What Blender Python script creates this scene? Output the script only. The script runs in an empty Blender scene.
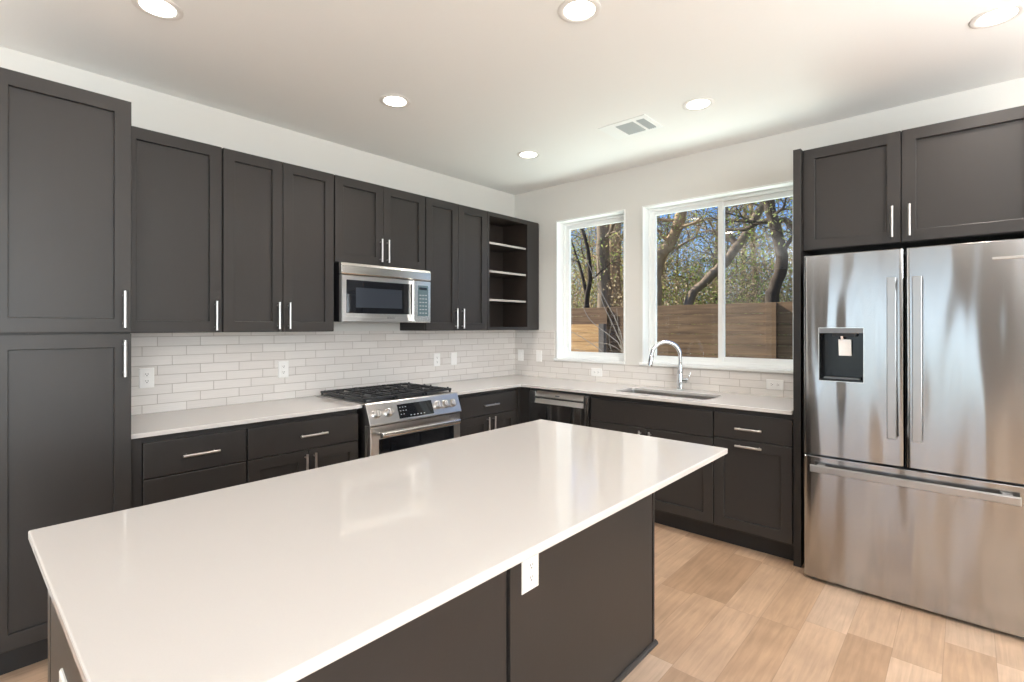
import bpy, bmesh, math, random
from mathutils import Vector, Matrix
PI = math.pi
S = bpy.context.scene
COL = S.collection

# ------------------------------------------------------------------ camera
cam_data = bpy.data.cameras.new('camera')
cam = bpy.data.objects.new('camera', cam_data); COL.objects.link(cam)
_f = Vector((0.74402, 0.66815, 0.00119)).normalized()
_r = Vector((0.66815, -0.74402, -0.00023)).normalized()
_u = _r.cross(_f)
_r = _f.cross(_u)
cam.matrix_world = Matrix(((_r.x, _u.x, -_f.x, -3.9351), (_r.y, _u.y, -_f.y, -3.4957), (_r.z, _u.z, -_f.z, 1.4101), (0, 0, 0, 1)))
cam_data.sensor_width = 36
cam_data.lens = 507.39 / 1024 * 36
cam_data.shift_y = -14.985 / 1024
cam_data.clip_start = .02
S.camera = cam

# ------------------------------------------------------------------ view, world, sun, daylight
vs = S.view_settings
vs.view_transform = 'Standard'; vs.look = 'None'; vs.gamma = 1; vs.use_curve_mapping = False
vs.exposure = 0.08
S.cycles.use_denoising = True
S.cycles.max_bounces = 10; S.cycles.diffuse_bounces = 6; S.cycles.glossy_bounces = 5
S.cycles.transparent_max_bounces = 24
S.cycles.sample_clamp_indirect = 6
S.cycles.caustics_reflective = False; S.cycles.caustics_refractive = False

W = bpy.data.worlds.new('sky'); S.world = W; W.use_nodes = True
wn = W.node_tree.nodes; wl = W.node_tree.links
wn.clear()
w_out = wn.new('ShaderNodeOutputWorld'); w_bg = wn.new('ShaderNodeBackground')
w_tc = wn.new('ShaderNodeTexCoord'); w_sep = wn.new('ShaderNodeSeparateXYZ')
w_ramp = wn.new('ShaderNodeValToRGB'); w_cl = wn.new('ShaderNodeTexNoise'); w_clr = wn.new('ShaderNodeValToRGB'); w_mix = wn.new('ShaderNodeMixRGB')
e = w_ramp.color_ramp.elements
e[0].position = 0.0; e[0].color = (.62, .72, .80, 1)
e[1].position = .62; e[1].color = (.03, .14, .52, 1)
m_ = e.new(.10); m_.color = (.34, .54, .84, 1)
m_ = e.new(.24); m_.color = (.075, .26, .70, 1)
w_cl.inputs['Scale'].default_value = 5.0; w_cl.inputs['Detail'].default_value = 6
w_clr.color_ramp.elements[0].position = .50; w_clr.color_ramp.elements[1].position = .66
w_mix.inputs['Color2'].default_value = (.80, .84, .90, 1)
w_map = wn.new('ShaderNodeMapping'); w_map.inputs['Scale'].default_value = (1, 1, 2.6)
wl.new(w_tc.outputs['Generated'], w_sep.inputs[0]); wl.new(w_sep.outputs['Z'], w_ramp.inputs[0])
wl.new(w_tc.outputs['Generated'], w_map.inputs[0]); wl.new(w_map.outputs[0], w_cl.inputs['Vector'])
wl.new(w_cl.outputs['Fac'], w_clr.inputs[0])
wl.new(w_clr.outputs[0], w_mix.inputs['Fac']); wl.new(w_ramp.outputs[0], w_mix.inputs['Color1'])
wl.new(w_mix.outputs[0], w_bg.inputs['Color']); w_bg.inputs['Strength'].default_value = 1.4
wl.new(w_bg.outputs[0], w_out.inputs[0])

sun_d = bpy.data.lights.new('sun', 'SUN'); sun_d.energy = 12; sun_d.angle = .01; sun_d.color = (1, .93, .82)
sun = bpy.data.objects.new('sun', sun_d); COL.objects.link(sun)
sun.rotation_euler = Vector((-.16, .80, .60)).to_track_quat('Z', 'Y').to_euler()

def area(name, loc, direction, sx, sy, power, color, spread=PI, shape='RECTANGLE'):
    d = bpy.data.lights.new(name, 'AREA'); d.shape = shape; d.size = sx
    if shape == 'RECTANGLE': d.size_y = sy
    d.energy = power; d.color = color; d.spread = spread
    o = bpy.data.objects.new(name, d); COL.objects.link(o)
    o.location = loc; o.rotation_euler = Vector(direction).to_track_quat('-Z', 'Y').to_euler()
    return o
# area lamps standing in for daylight at the windows (outside the glass)
area('daylight_patio_door', (-9.25, -2.35, 1.25), (1, 0, 0), 1.9, 2.2, 24, (.80, .90, 1))
area('daylight_living_window', (-5.2, -8.3, 1.5), (0, 1, .25), 4.2, 1.7, 350, (.92, .96, 1))
area('ground_bounce_fill', (1.25, -1.6, .25), (-1, 0, 1.2), 4.4, 1.3, 150, (.90, 1, .95))  # added lamp below the sill, lifts the ceiling like ground bounce
# added fill lamps out of view, brightening the ceiling like a bounced flash
area('ceiling_fill', (-5.2, -6.0, 1.75), (0, 0, 1), 2.6, 2.2, 178, (.97, .985, 1))
area('ceiling_fill', (-5.6, -1.3, 1.75), (0, 0, 1), 1.5, 1.5, 34, (.97, .985, 1))
area('ceiling_fill', (-1.9, -4.9, 1.85), (0, 0, 1), 1.4, 1.4, 66, (.97, .985, 1))

# ------------------------------------------------------------------ materials
def new_mat(name):
    m = bpy.data.materials.new(name); m.use_nodes = True
    return m, m.node_tree.nodes, m.node_tree.links, m.node_tree.nodes['Principled BSDF']

def mat(name, col, rough=.5, metal=0, spec=.5, bump=0, bscale=40, stretch=None, vary=0, emit=0, coat=0, rvary=0):
    m, n, l, p = new_mat(name)
    p.inputs['Base Color'].default_value = (*col, 1); p.inputs['Roughness'].default_value = rough
    p.inputs['Metallic'].default_value = metal; p.inputs['Specular IOR Level'].default_value = spec
    if coat: p.inputs['Coat Weight'].default_value = coat; p.inputs['Coat Roughness'].default_value = .04
    if emit: p.inputs['Emission Color'].default_value = (*col, 1); p.inputs['Emission Strength'].default_value = emit
    if bump or vary or rvary:
        g = n.new('ShaderNodeNewGeometry'); mp = n.new('ShaderNodeMapping'); t = n.new('ShaderNodeTexNoise')
        mp.inputs['Scale'].default_value = stretch or (1, 1, 1)
        t.inputs['Scale'].default_value = bscale; t.inputs['Detail'].default_value = 4
        l.new(g.outputs['Position'], mp.inputs[0]); l.new(mp.outputs[0], t.inputs['Vector'])
        if bump:
            b = n.new('ShaderNodeBump'); b.inputs['Strength'].default_value = bump; b.inputs['Distance'].default_value = .002
            l.new(t.outputs['Fac'], b.inputs['Height']); l.new(b.outputs[0], p.inputs['Normal'])
        if vary:
            r = n.new('ShaderNodeMapRange'); r.inputs[3].default_value = 1 - vary; r.inputs[4].default_value = 1 + vary
            mx = n.new('ShaderNodeMixRGB'); mx.blend_type = 'MULTIPLY'; mx.inputs[0].default_value = 1
            mx.inputs[1].default_value = (*col, 1)
            l.new(t.outputs['Fac'], r.inputs[0]); l.new(r.outputs[0], mx.inputs[2]); l.new(mx.outputs[0], p.inputs['Base Color'])
        if rvary:
            r = n.new('ShaderNodeMapRange'); r.inputs[3].default_value = rough - rvary; r.inputs[4].default_value = rough + rvary
            l.new(t.outputs['Fac'], r.inputs[0]); l.new(r.outputs[0], p.inputs['Roughness'])
    return m

M = {}
M['wall'] = mat('wall_paint', (.74, .73, .695), .85, bump=.15, bscale=120)
M['far_wall'] = mat('dark_reflection_paint', (.20, .18, .165), .8)  # unseen wall made dark to dim the fridge reflections
M['ceiling'] = mat('ceiling_paint', (.90, .90, .885), .9, bump=.2, bscale=90)
M['white_trim'] = mat('white_trim_paint', (.90, .915, .905), .4)
M['vinyl'] = mat('white_vinyl', (.90, .92, .915), .35)
M['paint'] = mat('espresso_cabinet_paint', (.029, .026, .0245), .40, spec=.45, bump=.05, bscale=60, stretch=(1, 1, .1), vary=.05)
M['cab_inside'] = mat('cabinet_interior', (.035, .025, .020), .55)
M['shelf_edge'] = mat('lit_shelf_edge', (.42, .39, .36), .35)
M['dark_gap'] = mat('black_toe_kick', (.012, .011, .011), .5)
M['quartz'] = mat('white_quartz', (.61, .585, .565), .07, spec=.5, vary=.025, bscale=350)
M['nickel'] = mat('brushed_nickel', (.58, .565, .55), .28, metal=1)
M['chrome'] = mat('chrome', (.82, .83, .84), .07, metal=1)
M['steel_plain'] = mat('satin_steel', (.62, .60, .58), .28, metal=1, bump=.03, bscale=30, stretch=(20, 20, .5))
M['steel_light'] = mat('bright_steel', (.78, .76, .73), .22, metal=1)
M['soft_steel'] = mat('soft_brushed_steel', (.80, .78, .75), .42, metal=1)
M['black_glass'] = mat('black_glass', (.01, .011, .014), .04, spec=.6)
M['smoky_glass'] = mat('smoky_glass', (.035, .042, .055), .10, spec=.7)
M['iron'] = mat('cast_iron', (.02, .021, .024), .42, spec=.5, bump=.2, bscale=200)
M['black_plastic'] = mat('black_plastic', (.015, .015, .017), .3)
M['grey_plastic'] = mat('grey_plastic', (.16, .17, .18), .3)
M['panel_blue'] = mat('grey_blue_control_film', (.10, .15, .17), .15)
M['white_plastic'] = mat('white_plastic', (.93, .92, .90), .3)
M['slot'] = mat('outlet_slot', (.05, .05, .05), .6)
M['key'] = mat('pale_key_print', (.42, .45, .48), .5)
M['can_trim'] = mat('white_can_trim', (.80, .78, .75), .5)
M['lens'] = mat('lit_lens', (1, .93, .84), .5, emit=12)
M['vent_dark'] = mat('vent_shadow_grey', (.30, .33, .34), .6)
M['louvre'] = mat('gap_shaded_louvre', (.42, .45, .46), .6)  # white louvres greyed, the shade of their gaps put into the colour
M['bark'] = mat('grey_brown_bark', (.24, .175, .12), .9, bump=1.0, bscale=14, stretch=(1, 1, .25), vary=.6)
M['bark_dark'] = mat('dark_bark', (.060, .040, .026), .9, bump=1.0, bscale=16, stretch=(1, 1, .25), vary=.5)
M['bark_tan'] = mat('tan_bark', (.40, .27, .16), .9, bump=1.0, bscale=14, stretch=(1, 1, .25), vary=.5)
M['twig'] = mat('pale_twig', (.30, .24, .19), .8, vary=.3)
M['grass'] = mat('lawn', (.10, .12, .04), .95, vary=.5, bscale=3)
M['ext_wall'] = mat('exterior_stucco', (.5, .48, .44), .9)
M['gloss_black'] = mat('gloss_black_plastic', (.008, .009, .010), .12, spec=.35)
M['fridge_handle'] = mat('satin_handle_steel', (.50, .50, .50), .30, metal=1)
M['burner'] = mat('aluminium_burner', (.55, .55, .56), .35, metal=1)

def leaf_mat(name, c1, c2):
    m, n, l, p = new_mat(name)
    g = n.new('ShaderNodeNewGeometry'); r = n.new('ShaderNodeValToRGB')
    r.color_ramp.elements[0].color = (*c1, 1); r.color_ramp.elements[1].color = (*c2, 1)
    l.new(g.outputs['Random Per Island'], r.inputs[0]); l.new(r.outputs[0], p.inputs['Base Color'])
    p.inputs['Roughness'].default_value = .6
    tr = n.new('ShaderNodeBsdfTranslucent'); mx = n.new('ShaderNodeMixShader'); mx.inputs[0].default_value = .5
    l.new(r.outputs[0], tr.inputs[0]); l.new(p.outputs[0], mx.inputs[1]); l.new(tr.outputs[0], mx.inputs[2])
    l.new(mx.outputs[0], n['Material Output'].inputs[0])
    return m
M['leaf_green'] = leaf_mat('spring_leaf', (.14, .21, .04), (.62, .68, .20))
M['leaf_olive'] = leaf_mat('olive_leaf', (.16, .15, .05), (.58, .52, .20))
M['leaf_tan'] = leaf_mat('dry_leaf', (.26, .19, .11), (.74, .58, .36))

def stainless():
    m, n, l, p = new_mat('brushed_stainless')
    p.inputs['Base Color'].default_value = (.45, .455, .46, 1); p.inputs['Metallic'].default_value = 1
    g = n.new('ShaderNodeNewGeometry')
    # fine vertical brushing changes the gloss; long soft waves bend the sheet
    mp = n.new('ShaderNodeMapping'); mp.inputs['Scale'].default_value = (260, 260, 1.2)
    t = n.new('ShaderNodeTexNoise'); t.inputs['Scale'].default_value = 1; t.inputs['Detail'].default_value = 3
    l.new(g.outputs['Position'], mp.inputs[0]); l.new(mp.outputs[0], t.inputs['Vector'])
    r = n.new('ShaderNodeMapRange'); r.inputs[3].default_value = .15; r.inputs[4].default_value = .18
    l.new(t.outputs['Fac'], r.inputs[0]); l.new(r.outputs[0], p.inputs['Roughness'])
    mp2 = n.new('ShaderNodeMapping'); mp2.inputs['Scale'].default_value = (5.5, 5.5, .9); mp2.inputs['Location'].default_value = (.7, .2, .3)
    t2 = n.new('ShaderNodeTexNoise'); t2.inputs['Scale'].default_value = 1; t2.inputs['Detail'].default_value = 1.0
    l.new(g.outputs['Position'], mp2.inputs[0]); l.new(mp2.outputs[0], t2.inputs['Vector'])
    b = n.new('ShaderNodeBump'); b.inputs['Strength'].default_value = 1; b.inputs['Distance'].default_value = .022
    l.new(t2.outputs['Fac'], b.inputs['Height'])
    l.new(b.outputs[0], p.inputs['Normal'])
    tg = n.new('ShaderNodeTangent'); tg.direction_type = 'RADIAL'; tg.axis = 'Z'
    l.new(tg.outputs[0], p.inputs['Tangent']); p.inputs['Anisotropic'].default_value = .80; p.inputs['Anisotropic Rotation'].default_value = .25
    return m
M['steel'] = stainless()

def tile_mat(axis, z0):
    """2 x 10 inch tiles in third-offset running bond, u along the wall."""
    m, n, l, p = new_mat('glazed_tile_' + axis)
    g = n.new('ShaderNodeNewGeometry'); s = n.new('ShaderNodeSeparateXYZ'); l.new(g.outputs['Position'], s.inputs[0])
    def mth(op, a, b=None, c=None):
        q = n.new('ShaderNodeMath'); q.operation = op
        for i, v in enumerate((a, b, c)):
            if v is None: continue
            if isinstance(v, (int, float)): q.inputs[i].default_value = v
            else: l.new(v, q.inputs[i])
        return q.outputs[0]
    u = s.outputs['X'] if axis == 'X' else s.outputs['Y']
    H, L = .0555, .221
    zr = mth('DIVIDE', mth('SUBTRACT', s.outputs['Z'], z0), H)
    row = mth('FLOOR', zr); fz = mth('FRACT', zr)
    uu = mth('ADD', mth('DIVIDE', mth('ADD', u, 3.122 - .221 * 8 / 3), L), mth('MULTIPLY', row, -1 / 3))
    uu = mth('ADD', uu, 40)
    colm = mth('FLOOR', uu); fu = mth('FRACT', uu)
    du = mth('MULTIPLY', mth('MINIMUM', fu, mth('SUBTRACT', 1, fu)), L)
    dz = mth('MULTIPLY', mth('MINIMUM', fz, mth('SUBTRACT', 1, fz)), H)
    edge = mth('MINIMUM', du, dz)
    mask = n.new('ShaderNodeMapRange'); mask.inputs[1].default_value = .0008; mask.inputs[2].default_value = .0022
    l.new(edge, mask.inputs[0])
    cmb = n.new('ShaderNodeCombineXYZ'); l.new(row, cmb.inputs[0]); l.new(colm, cmb.inputs[1])
    wn_ = n.new('ShaderNodeTexWhiteNoise'); wn_.noise_dimensions = '2D'; l.new(cmb.outputs[0], wn_.inputs['Vector'])
    ramp = n.new('ShaderNodeValToRGB')
    ramp.color_ramp.elements[0].color = (.74, .70, .665, 1); ramp.color_ramp.elements[1].color = (.81, .775, .74, 1)
    l.new(wn_.outputs['Value'], ramp.inputs[0])
    # streaks that run along each tile
    mp = n.new('ShaderNodeMapping'); mp.inputs['Scale'].default_value = (6, 6, 260)
    ns = n.new('ShaderNodeTexNoise'); ns.inputs['Scale'].default_value = 1; ns.inputs['Detail'].default_value = 3
    l.new(g.outputs['Position'], mp.inputs[0]); l.new(mp.outputs[0], ns.inputs['Vector'])
    rr = n.new('ShaderNodeMapRange'); rr.inputs[3].default_value = .90; rr.inputs[4].default_value = 1.10
    l.new(ns.outputs['Fac'], rr.inputs[0])
    mu = n.new('ShaderNodeMixRGB'); mu.blend_type = 'MULTIPLY'; mu.inputs[0].default_value = 1
    l.new(ramp.outputs[0], mu.inputs[1]); l.new(rr.outputs[0], mu.inputs[2])
    mx = n.new('ShaderNodeMixRGB'); mx.inputs[1].default_value = (.50, .45, .41, 1)
    l.new(mask.outputs[0], mx.inputs[0]); l.new(mu.outputs[0], mx.inputs[2]); l.new(mx.outputs[0], p.inputs['Base Color'])
    p.inputs['Roughness'].default_value = .24
    b = n.new('ShaderNodeBump'); b.inputs['Strength'].default_value = .8; b.inputs['Distance'].default_value = .002
    l.new(mask.outputs[0], b.inputs['Height']); l.new(b.outputs[0], p.inputs['Normal'])
    return m
M['tile_a'] = tile_mat('X', .908); M['tile_b'] = tile_mat('Y', .908)

def floor_mat():
    m, n, l, p = new_mat('oak_plank_floor')
    g = n.new('ShaderNodeNewGeometry'); s = n.new('ShaderNodeSeparateXYZ'); l.new(g.outputs['Position'], s.inputs[0])
    def mth(op, a, b=None):
        q = n.new('ShaderNodeMath'); q.operation = op
        for i, v in enumerate((a, b)):
            if v is None: continue
            if isinstance(v, (int, float)): q.inputs[i].default_value = v
            else: l.new(v, q.inputs[i])
        return q.outputs[0]
    Wd, L = .1675, .62
    yr = mth('DIVIDE', mth('ADD', s.outputs['Y'], 20.0), Wd)
    row = mth('FLOOR', yr); fy = mth('FRACT', yr)
    w1 = n.new('ShaderNodeTexWhiteNoise'); w1.noise_dimensions = '1D'; l.new(row, w1.inputs['W'])
    xx = mth('ADD', mth('DIVIDE', mth('ADD', s.outputs['X'], 30), L), mth('MULTIPLY', w1.outputs['Value'], 7.3))
    col = mth('FLOOR', xx); fx = mth('FRACT', xx)
    cmb = n.new('ShaderNodeCombineXYZ'); l.new(row, cmb.inputs[0]); l.new(col, cmb.inputs[1])
    w2 = n.new('ShaderNodeTexWhiteNoise'); w2.noise_dimensions = '2D'; l.new(cmb.outputs[0], w2.inputs['Vector'])
    ramp = n.new('ShaderNodeValToRGB'); e = ramp.color_ramp.elements
    e[0].color = (.38, .245, .155, 1); e[1].color = (.56, .42, .315, 1)
    q = e.new(.35); q.color = (.45, .30, .195, 1)
    q = e.new(.7); q.color = (.51, .355, .245, 1)
    l.new(w2.outputs['Value'], ramp.inputs[0])
    # grain along the plank
    off = n.new('ShaderNodeVectorMath'); off.operation = 'ADD'
    sc = n.new('ShaderNodeVectorMath'); sc.operation = 'SCALE'; sc.inputs['Scale'].default_value = 11.0
    l.new(w2.outputs['Color'], sc.inputs[0]); l.new(g.outputs['Position'], off.inputs[0]); l.new(sc.outputs[0], off.inputs[1])
    mp = n.new('ShaderNodeMapping'); mp.inputs['Scale'].default_value = (1.6, 22, 1)
    ns = n.new('ShaderNodeTexNoise'); ns.inputs['Scale'].default_value = 2.4; ns.inputs['Detail'].default_value = 7; ns.inputs['Distortion'].default_value = .6
    l.new(off.outputs[0], mp.inputs[0]); l.new(mp.outputs[0], ns.inputs['Vector'])
    rr = n.new('ShaderNodeMapRange'); rr.inputs[1].default_value = .3; rr.inputs[2].default_value = .7; rr.inputs[3].default_value = .86; rr.inputs[4].default_value = 1.12
    l.new(ns.outputs['Fac'], rr.inputs[0])
    n2 = n.new('ShaderNodeTexNoise'); n2.inputs['Scale'].default_value = 5; n2.inputs['Detail'].default_value = 3
    l.new(off.outputs[0], n2.inputs['Vector'])
    r2 = n.new('ShaderNodeMapRange'); r2.inputs[1].default_value = .3; r2.inputs[2].default_value = .7; r2.inputs[3].default_value = .88; r2.inputs[4].default_value = 1.1
    l.new(n2.outputs['Fac'], r2.inputs[0])
    mu = n.new('ShaderNodeMixRGB'); mu.blend_type = 'MULTIPLY'; mu.inputs[0].default_value = 1
    l.new(ramp.outputs[0], mu.inputs[1]); l.new(mth('MULTIPLY', rr.outputs[0], r2.outputs[0]), mu.inputs[2])
    dx = mth('MULTIPLY', mth('MINIMUM', fx, mth('SUBTRACT', 1, fx)), L)
    dy = mth('MULTIPLY', mth('MINIMUM', fy, mth('SUBTRACT', 1, fy)), Wd)
    mask = n.new('ShaderNodeMapRange'); mask.inputs[1].default_value = .0003; mask.inputs[2].default_value = .0022
    mask.inputs[3].default_value = .76
    l.new(mth('MINIMUM', dx, dy), mask.inputs[0])
    mu2 = n.new('ShaderNodeMixRGB'); mu2.blend_type = 'MULTIPLY'; mu2.inputs[0].default_value = 1
    l.new(mu.outputs[0], mu2.inputs[1]); l.new(mask.outputs[0], mu2.inputs[2])
    l.new(mu2.outputs[0], p.inputs['Base Color'])
    p.inputs['Roughness'].default_value = .36
    b = n.new('ShaderNodeBump'); b.inputs['Strength'].default_value = .25; b.inputs['Distance'].default_value = .002
    l.new(mask.outputs[0], b.inputs['Height']); l.new(b.outputs[0], p.inputs['Normal'])
    return m
M['floor'] = floor_mat()

def board_mat(name, c1, c2, pitch, z0):
    m, n, l, p = new_mat(name)
    g = n.new('ShaderNodeNewGeometry'); s = n.new('ShaderNodeSeparateXYZ'); l.new(g.outputs['Position'], s.inputs[0])
    q = n.new('ShaderNodeMath'); q.operation = 'SUBTRACT'; l.new(s.outputs['Z'], q.inputs[0]); q.inputs[1].default_value = z0
    d = n.new('ShaderNodeMath'); d.operation = 'DIVIDE'; l.new(q.outputs[0], d.inputs[0]); d.inputs[1].default_value = pitch
    f = n.new('ShaderNodeMath'); f.operation = 'FLOOR'; l.new(d.outputs[0], f.inputs[0])
    cmb = n.new('ShaderNodeCombineXYZ'); l.new(f.outputs[0], cmb.inputs[2])
    sc = n.new('ShaderNodeVectorMath'); sc.operation = 'SCALE'; sc.inputs['Scale'].default_value = 7.7; l.new(cmb.outputs[0], sc.inputs[0])
    ad = n.new('ShaderNodeVectorMath'); l.new(g.outputs['Position'], ad.inputs[0]); l.new(sc.outputs[0], ad.inputs[1])
    mp = n.new('ShaderNodeMapping'); mp.inputs['Scale'].default_value = (1.2, 1.2, 16); l.new(ad.outputs[0], mp.inputs[0])
    t = n.new('ShaderNodeTexNoise'); t.inputs['Scale'].default_value = 1.5; t.inputs['Detail'].default_value = 5; l.new(mp.outputs[0], t.inputs['Vector'])
    r = n.new('ShaderNodeValToRGB'); r.color_ramp.elements[0].position = .3; r.color_ramp.elements[1].position = .7
    r.color_ramp.elements[0].color = (*c1, 1); r.color_ramp.elements[1].color = (*c2, 1)
    l.new(t.outputs['Fac'], r.inputs[0]); l.new(r.outputs[0], p.inputs['Base Color']); p.inputs['Roughness'].default_value = .8
    return m
M['fence'] = board_mat('brown_stained_board', (.13, .072, .038), (.28, .165, .085), .145, -.1)
M['cedar'] = board_mat('honey_cedar_board', (.45, .22, .08), (.75, .45, .20), .145, -.1)
M['grey_post'] = mat('weathered_post', (.17, .14, .12), .9, vary=.3, bscale=8, stretch=(1, 1, .2))

def glass_mat():
    m, n, l, p = new_mat('window_glass')
    tr = n.new('ShaderNodeBsdfTransparent'); tr.inputs[0].default_value = (.95, .97, .97, 1)
    gl = n.new('ShaderNodeBsdfGlossy'); gl.inputs['Roughness'].default_value = .01
    lw = n.new('ShaderNodeLayerWeight'); lw.inputs['Blend'].default_value = .5
    pw = n.new('ShaderNodeMath'); pw.operation = 'POWER'; pw.inputs[1].default_value = 5; l.new(lw.outputs['Facing'], pw.inputs[0])
    fr = n.new('ShaderNodeMath'); fr.operation = 'MULTIPLY_ADD'; fr.inputs[1].default_value = .965; fr.inputs[2].default_value = .035; l.new(pw.outputs[0], fr.inputs[0])
    mx = n.new('ShaderNodeMixShader')
    l.new(fr.outputs[0], mx.inputs[0]); l.new(tr.outputs[0], mx.inputs[1]); l.new(gl.outputs[0], mx.inputs[2])
    l.new(mx.outputs[0], n['Material Output'].inputs[0])
    n.remove(p)
    return m
M['glass'] = glass_mat()

# ------------------------------------------------------------------ mesh helpers
TA = lambda u, d, z: Vector((u, -d, z))      # left (range) wall: u = x, d = distance out from the wall
TB = lambda u, d, z: Vector((-d, u, z))      # window wall: u = y, d = distance out from the wall
TW = lambda x, y, z: Vector((x, y, z))

class MB:
    def __init__(s, T=TW): s.bm = bmesh.new(); s.T = T
    def v(s, *p): return s.bm.verts.new(s.T(*p))
    def box(s, a0, a1, b0, b1, c0, c1, bev=0):
        vs_ = [s.v(x, y, z) for x in (a0, a1) for y in (b0, b1) for z in (c0, c1)]
        fs = [s.bm.faces.new([vs_[i] for i in q]) for q in ((0, 1, 3, 2), (4, 6, 7, 5), (0, 4, 5, 1), (2, 3, 7, 6), (0, 2, 6, 4), (1, 5, 7, 3))]
        if bev:
            es = list({e for f in fs for e in f.edges})
            bmesh.ops.bevel(s.bm, geom=es, offset=bev, segments=2, affect='EDGES', profile=.5)
        return s
    def rings(s, u0, u1, z0, z1, prof, axis='d'):
        """nested rectangles: prof = [(inset, depth)...], closed at both ends"""
        loops = []
        for ins, d in prof:
            loops.append([s.v(u0 + ins, d, z0 + ins), s.v(u1 - ins, d, z0 + ins), s.v(u1 - ins, d, z1 - ins), s.v(u0 + ins, d, z1 - ins)])
        for a, b in zip(loops, loops[1:]):
            for i in range(4):
                s.bm.faces.new([a[i], a[(i + 1) % 4], b[(i + 1) % 4], b[i]])
        s.bm.faces.new(loops[0]); s.bm.faces.new(loops[-1])
        return s
    def cyl(s, p0, p1, r0, r1=None, n=20):
        return s.tube([p0, p1], [r0, r0 if r1 is None else r1], n)
    def tube(s, pts, rad, n=14, world=False):
        P = [Vector(p) if world else s.T(*p) for p in pts]
        if not hasattr(rad, '__len__'): rad = [rad] * len(P)
        prev = None; loops = []
        for i, p in enumerate(P):
            t = (P[min(i + 1, len(P) - 1)] - P[max(i - 1, 0)]).normalized()
            if prev is None:
                a = Vector((0, 0, 1)) if abs(t.z) < .9 else Vector((1, 0, 0))
                nx = t.cross(a).normalized()
            else:
                nx = (prev - t * prev.dot(t)).normalized()
            prev = nx; ny = t.cross(nx)
            loops.append([s.bm.verts.new(p + (nx * math.cos(2 * PI * k / n) + ny * math.sin(2 * PI * k / n)) * rad[i]) for k in range(n)])
        for a, b in zip(loops, loops[1:]):
            for k in range(n): s.bm.faces.new([a[k], a[(k + 1) % n], b[(k + 1) % n], b[k]])
        s.bm.faces.new(loops[0]); s.bm.faces.new(loops[-1])
        return s
    def lathe(s, c, prof, axis, n=32):
        """prof = [(radius, height)...] spun round axis (a world vector) at world point c"""
        ax = Vector(axis).normalized(); a = Vector((0, 0, 1)) if abs(ax.z) < .9 else Vector((1, 0, 0))
        nx = ax.cross(a).normalized(); ny = ax.cross(nx); loops = []
        for r, h in prof:
            loops.append([s.bm.verts.new(Vector(c) + ax * h + (nx * math.cos(2 * PI * k / n) + ny * math.sin(2 * PI * k / n)) * max(r, 1e-4)) for k in range(n)])
        for a_, b_ in zip(loops, loops[1:]):
            for k in range(n): s.bm.faces.new([a_[k], a_[(k + 1) % n], b_[(k + 1) % n], b_[k]])
        s.bm.faces.new(loops[0]); s.bm.faces.new(loops[-1])
        return s
    def plate(s, outer, holes, z0, z1):
        """flat plate with holes, from world xy loops"""
        es = []
        for lp in [outer] + holes:
            vv = [s.bm.verts.new((x, y, z1)) for x, y in lp]
            es += [s.bm.edges.new((vv[i], vv[(i + 1) % len(vv)])) for i in range(len(vv))]
        r = bmesh.ops.triangle_fill(s.bm, use_beauty=True, use_dissolve=True, edges=es)
        fs = [f for f in r['geom'] if isinstance(f, bmesh.types.BMFace)]
        r = bmesh.ops.extrude_face_region(s.bm, geom=fs)
        bmesh.ops.translate(s.bm, verts=[x for x in r['geom'] if isinstance(x, bmesh.types.BMVert)], vec=(0, 0, z0 - z1))
        return s
    def prism(s, pts, a0, a1, mk):
        """polygon pts in two coords extruded over a0..a1; mk(a, p, q) -> local point"""
        A = [s.bm.verts.new(s.T(*mk(a0, *p))) for p in pts]; B = [s.bm.verts.new(s.T(*mk(a1, *p))) for p in pts]
        for i in range(len(pts)):
            j = (i + 1) % len(pts); s.bm.faces.new([A[i], A[j], B[j], B[i]])
        s.bm.faces.new(A); s.bm.faces.new(B)
        return s
    def build(s, name, m, parent=None, smooth=False, bevel=0, recalc=True):
        if recalc: bmesh.ops.recalc_face_normals(s.bm, faces=s.bm.faces)
        org = Vector((0, 0, 0)); q = parent
        while q is not None: org += q.location; q = q.parent
        if parent is None:
            # top-level mesh: its origin goes to its base centre
            xs = [v.co for v in s.bm.verts]
            org = Vector(((min(c.x for c in xs) + max(c.x for c in xs)) / 2, (min(c.y for c in xs) + max(c.y for c in xs)) / 2, min(c.z for c in xs)))
        bmesh.ops.translate(s.bm, verts=s.bm.verts, vec=-org)
        me = bpy.data.meshes.new(name); s.bm.to_mesh(me); s.bm.free()
        me.materials.append(M[m])
        if smooth:
            me.polygons.foreach_set('use_smooth', [True] * len(me.polygons))
            try: me.set_sharp_from_angle(angle=math.radians(40))
            except Exception: pass
        o = bpy.data.objects.new(name, me); COL.objects.link(o)
        if parent is None: o.location = org
        else: o.parent = parent
        if bevel:
            b = o.modifiers.new('bevel', 'BEVEL'); b.width = bevel; b.segments = 2; b.limit_method = 'ANGLE'; b.angle_limit = math.radians(50)
        return o

def thing(name, loc, label, cat, group=None):
    o = bpy.data.objects.new(name, None); COL.objects.link(o); o.location = Vector(loc); o.empty_display_size = .1
    return tag(o, label, cat, group)
def tag(o, label, cat, group=None, kind=None):
    o['label'] = label; o['category'] = cat
    if group: o['group'] = group
    if kind: o['kind'] = kind
    return o
def struct(o, label=None):
    o['kind'] = 'structure'
    if label: o['label'] = label
    return o
def copy_tree(o, parent=None):
    c = o.copy(); COL.objects.link(c); c.parent = parent
    for ch in list(o.children): copy_tree(ch, c)
    return c

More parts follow.
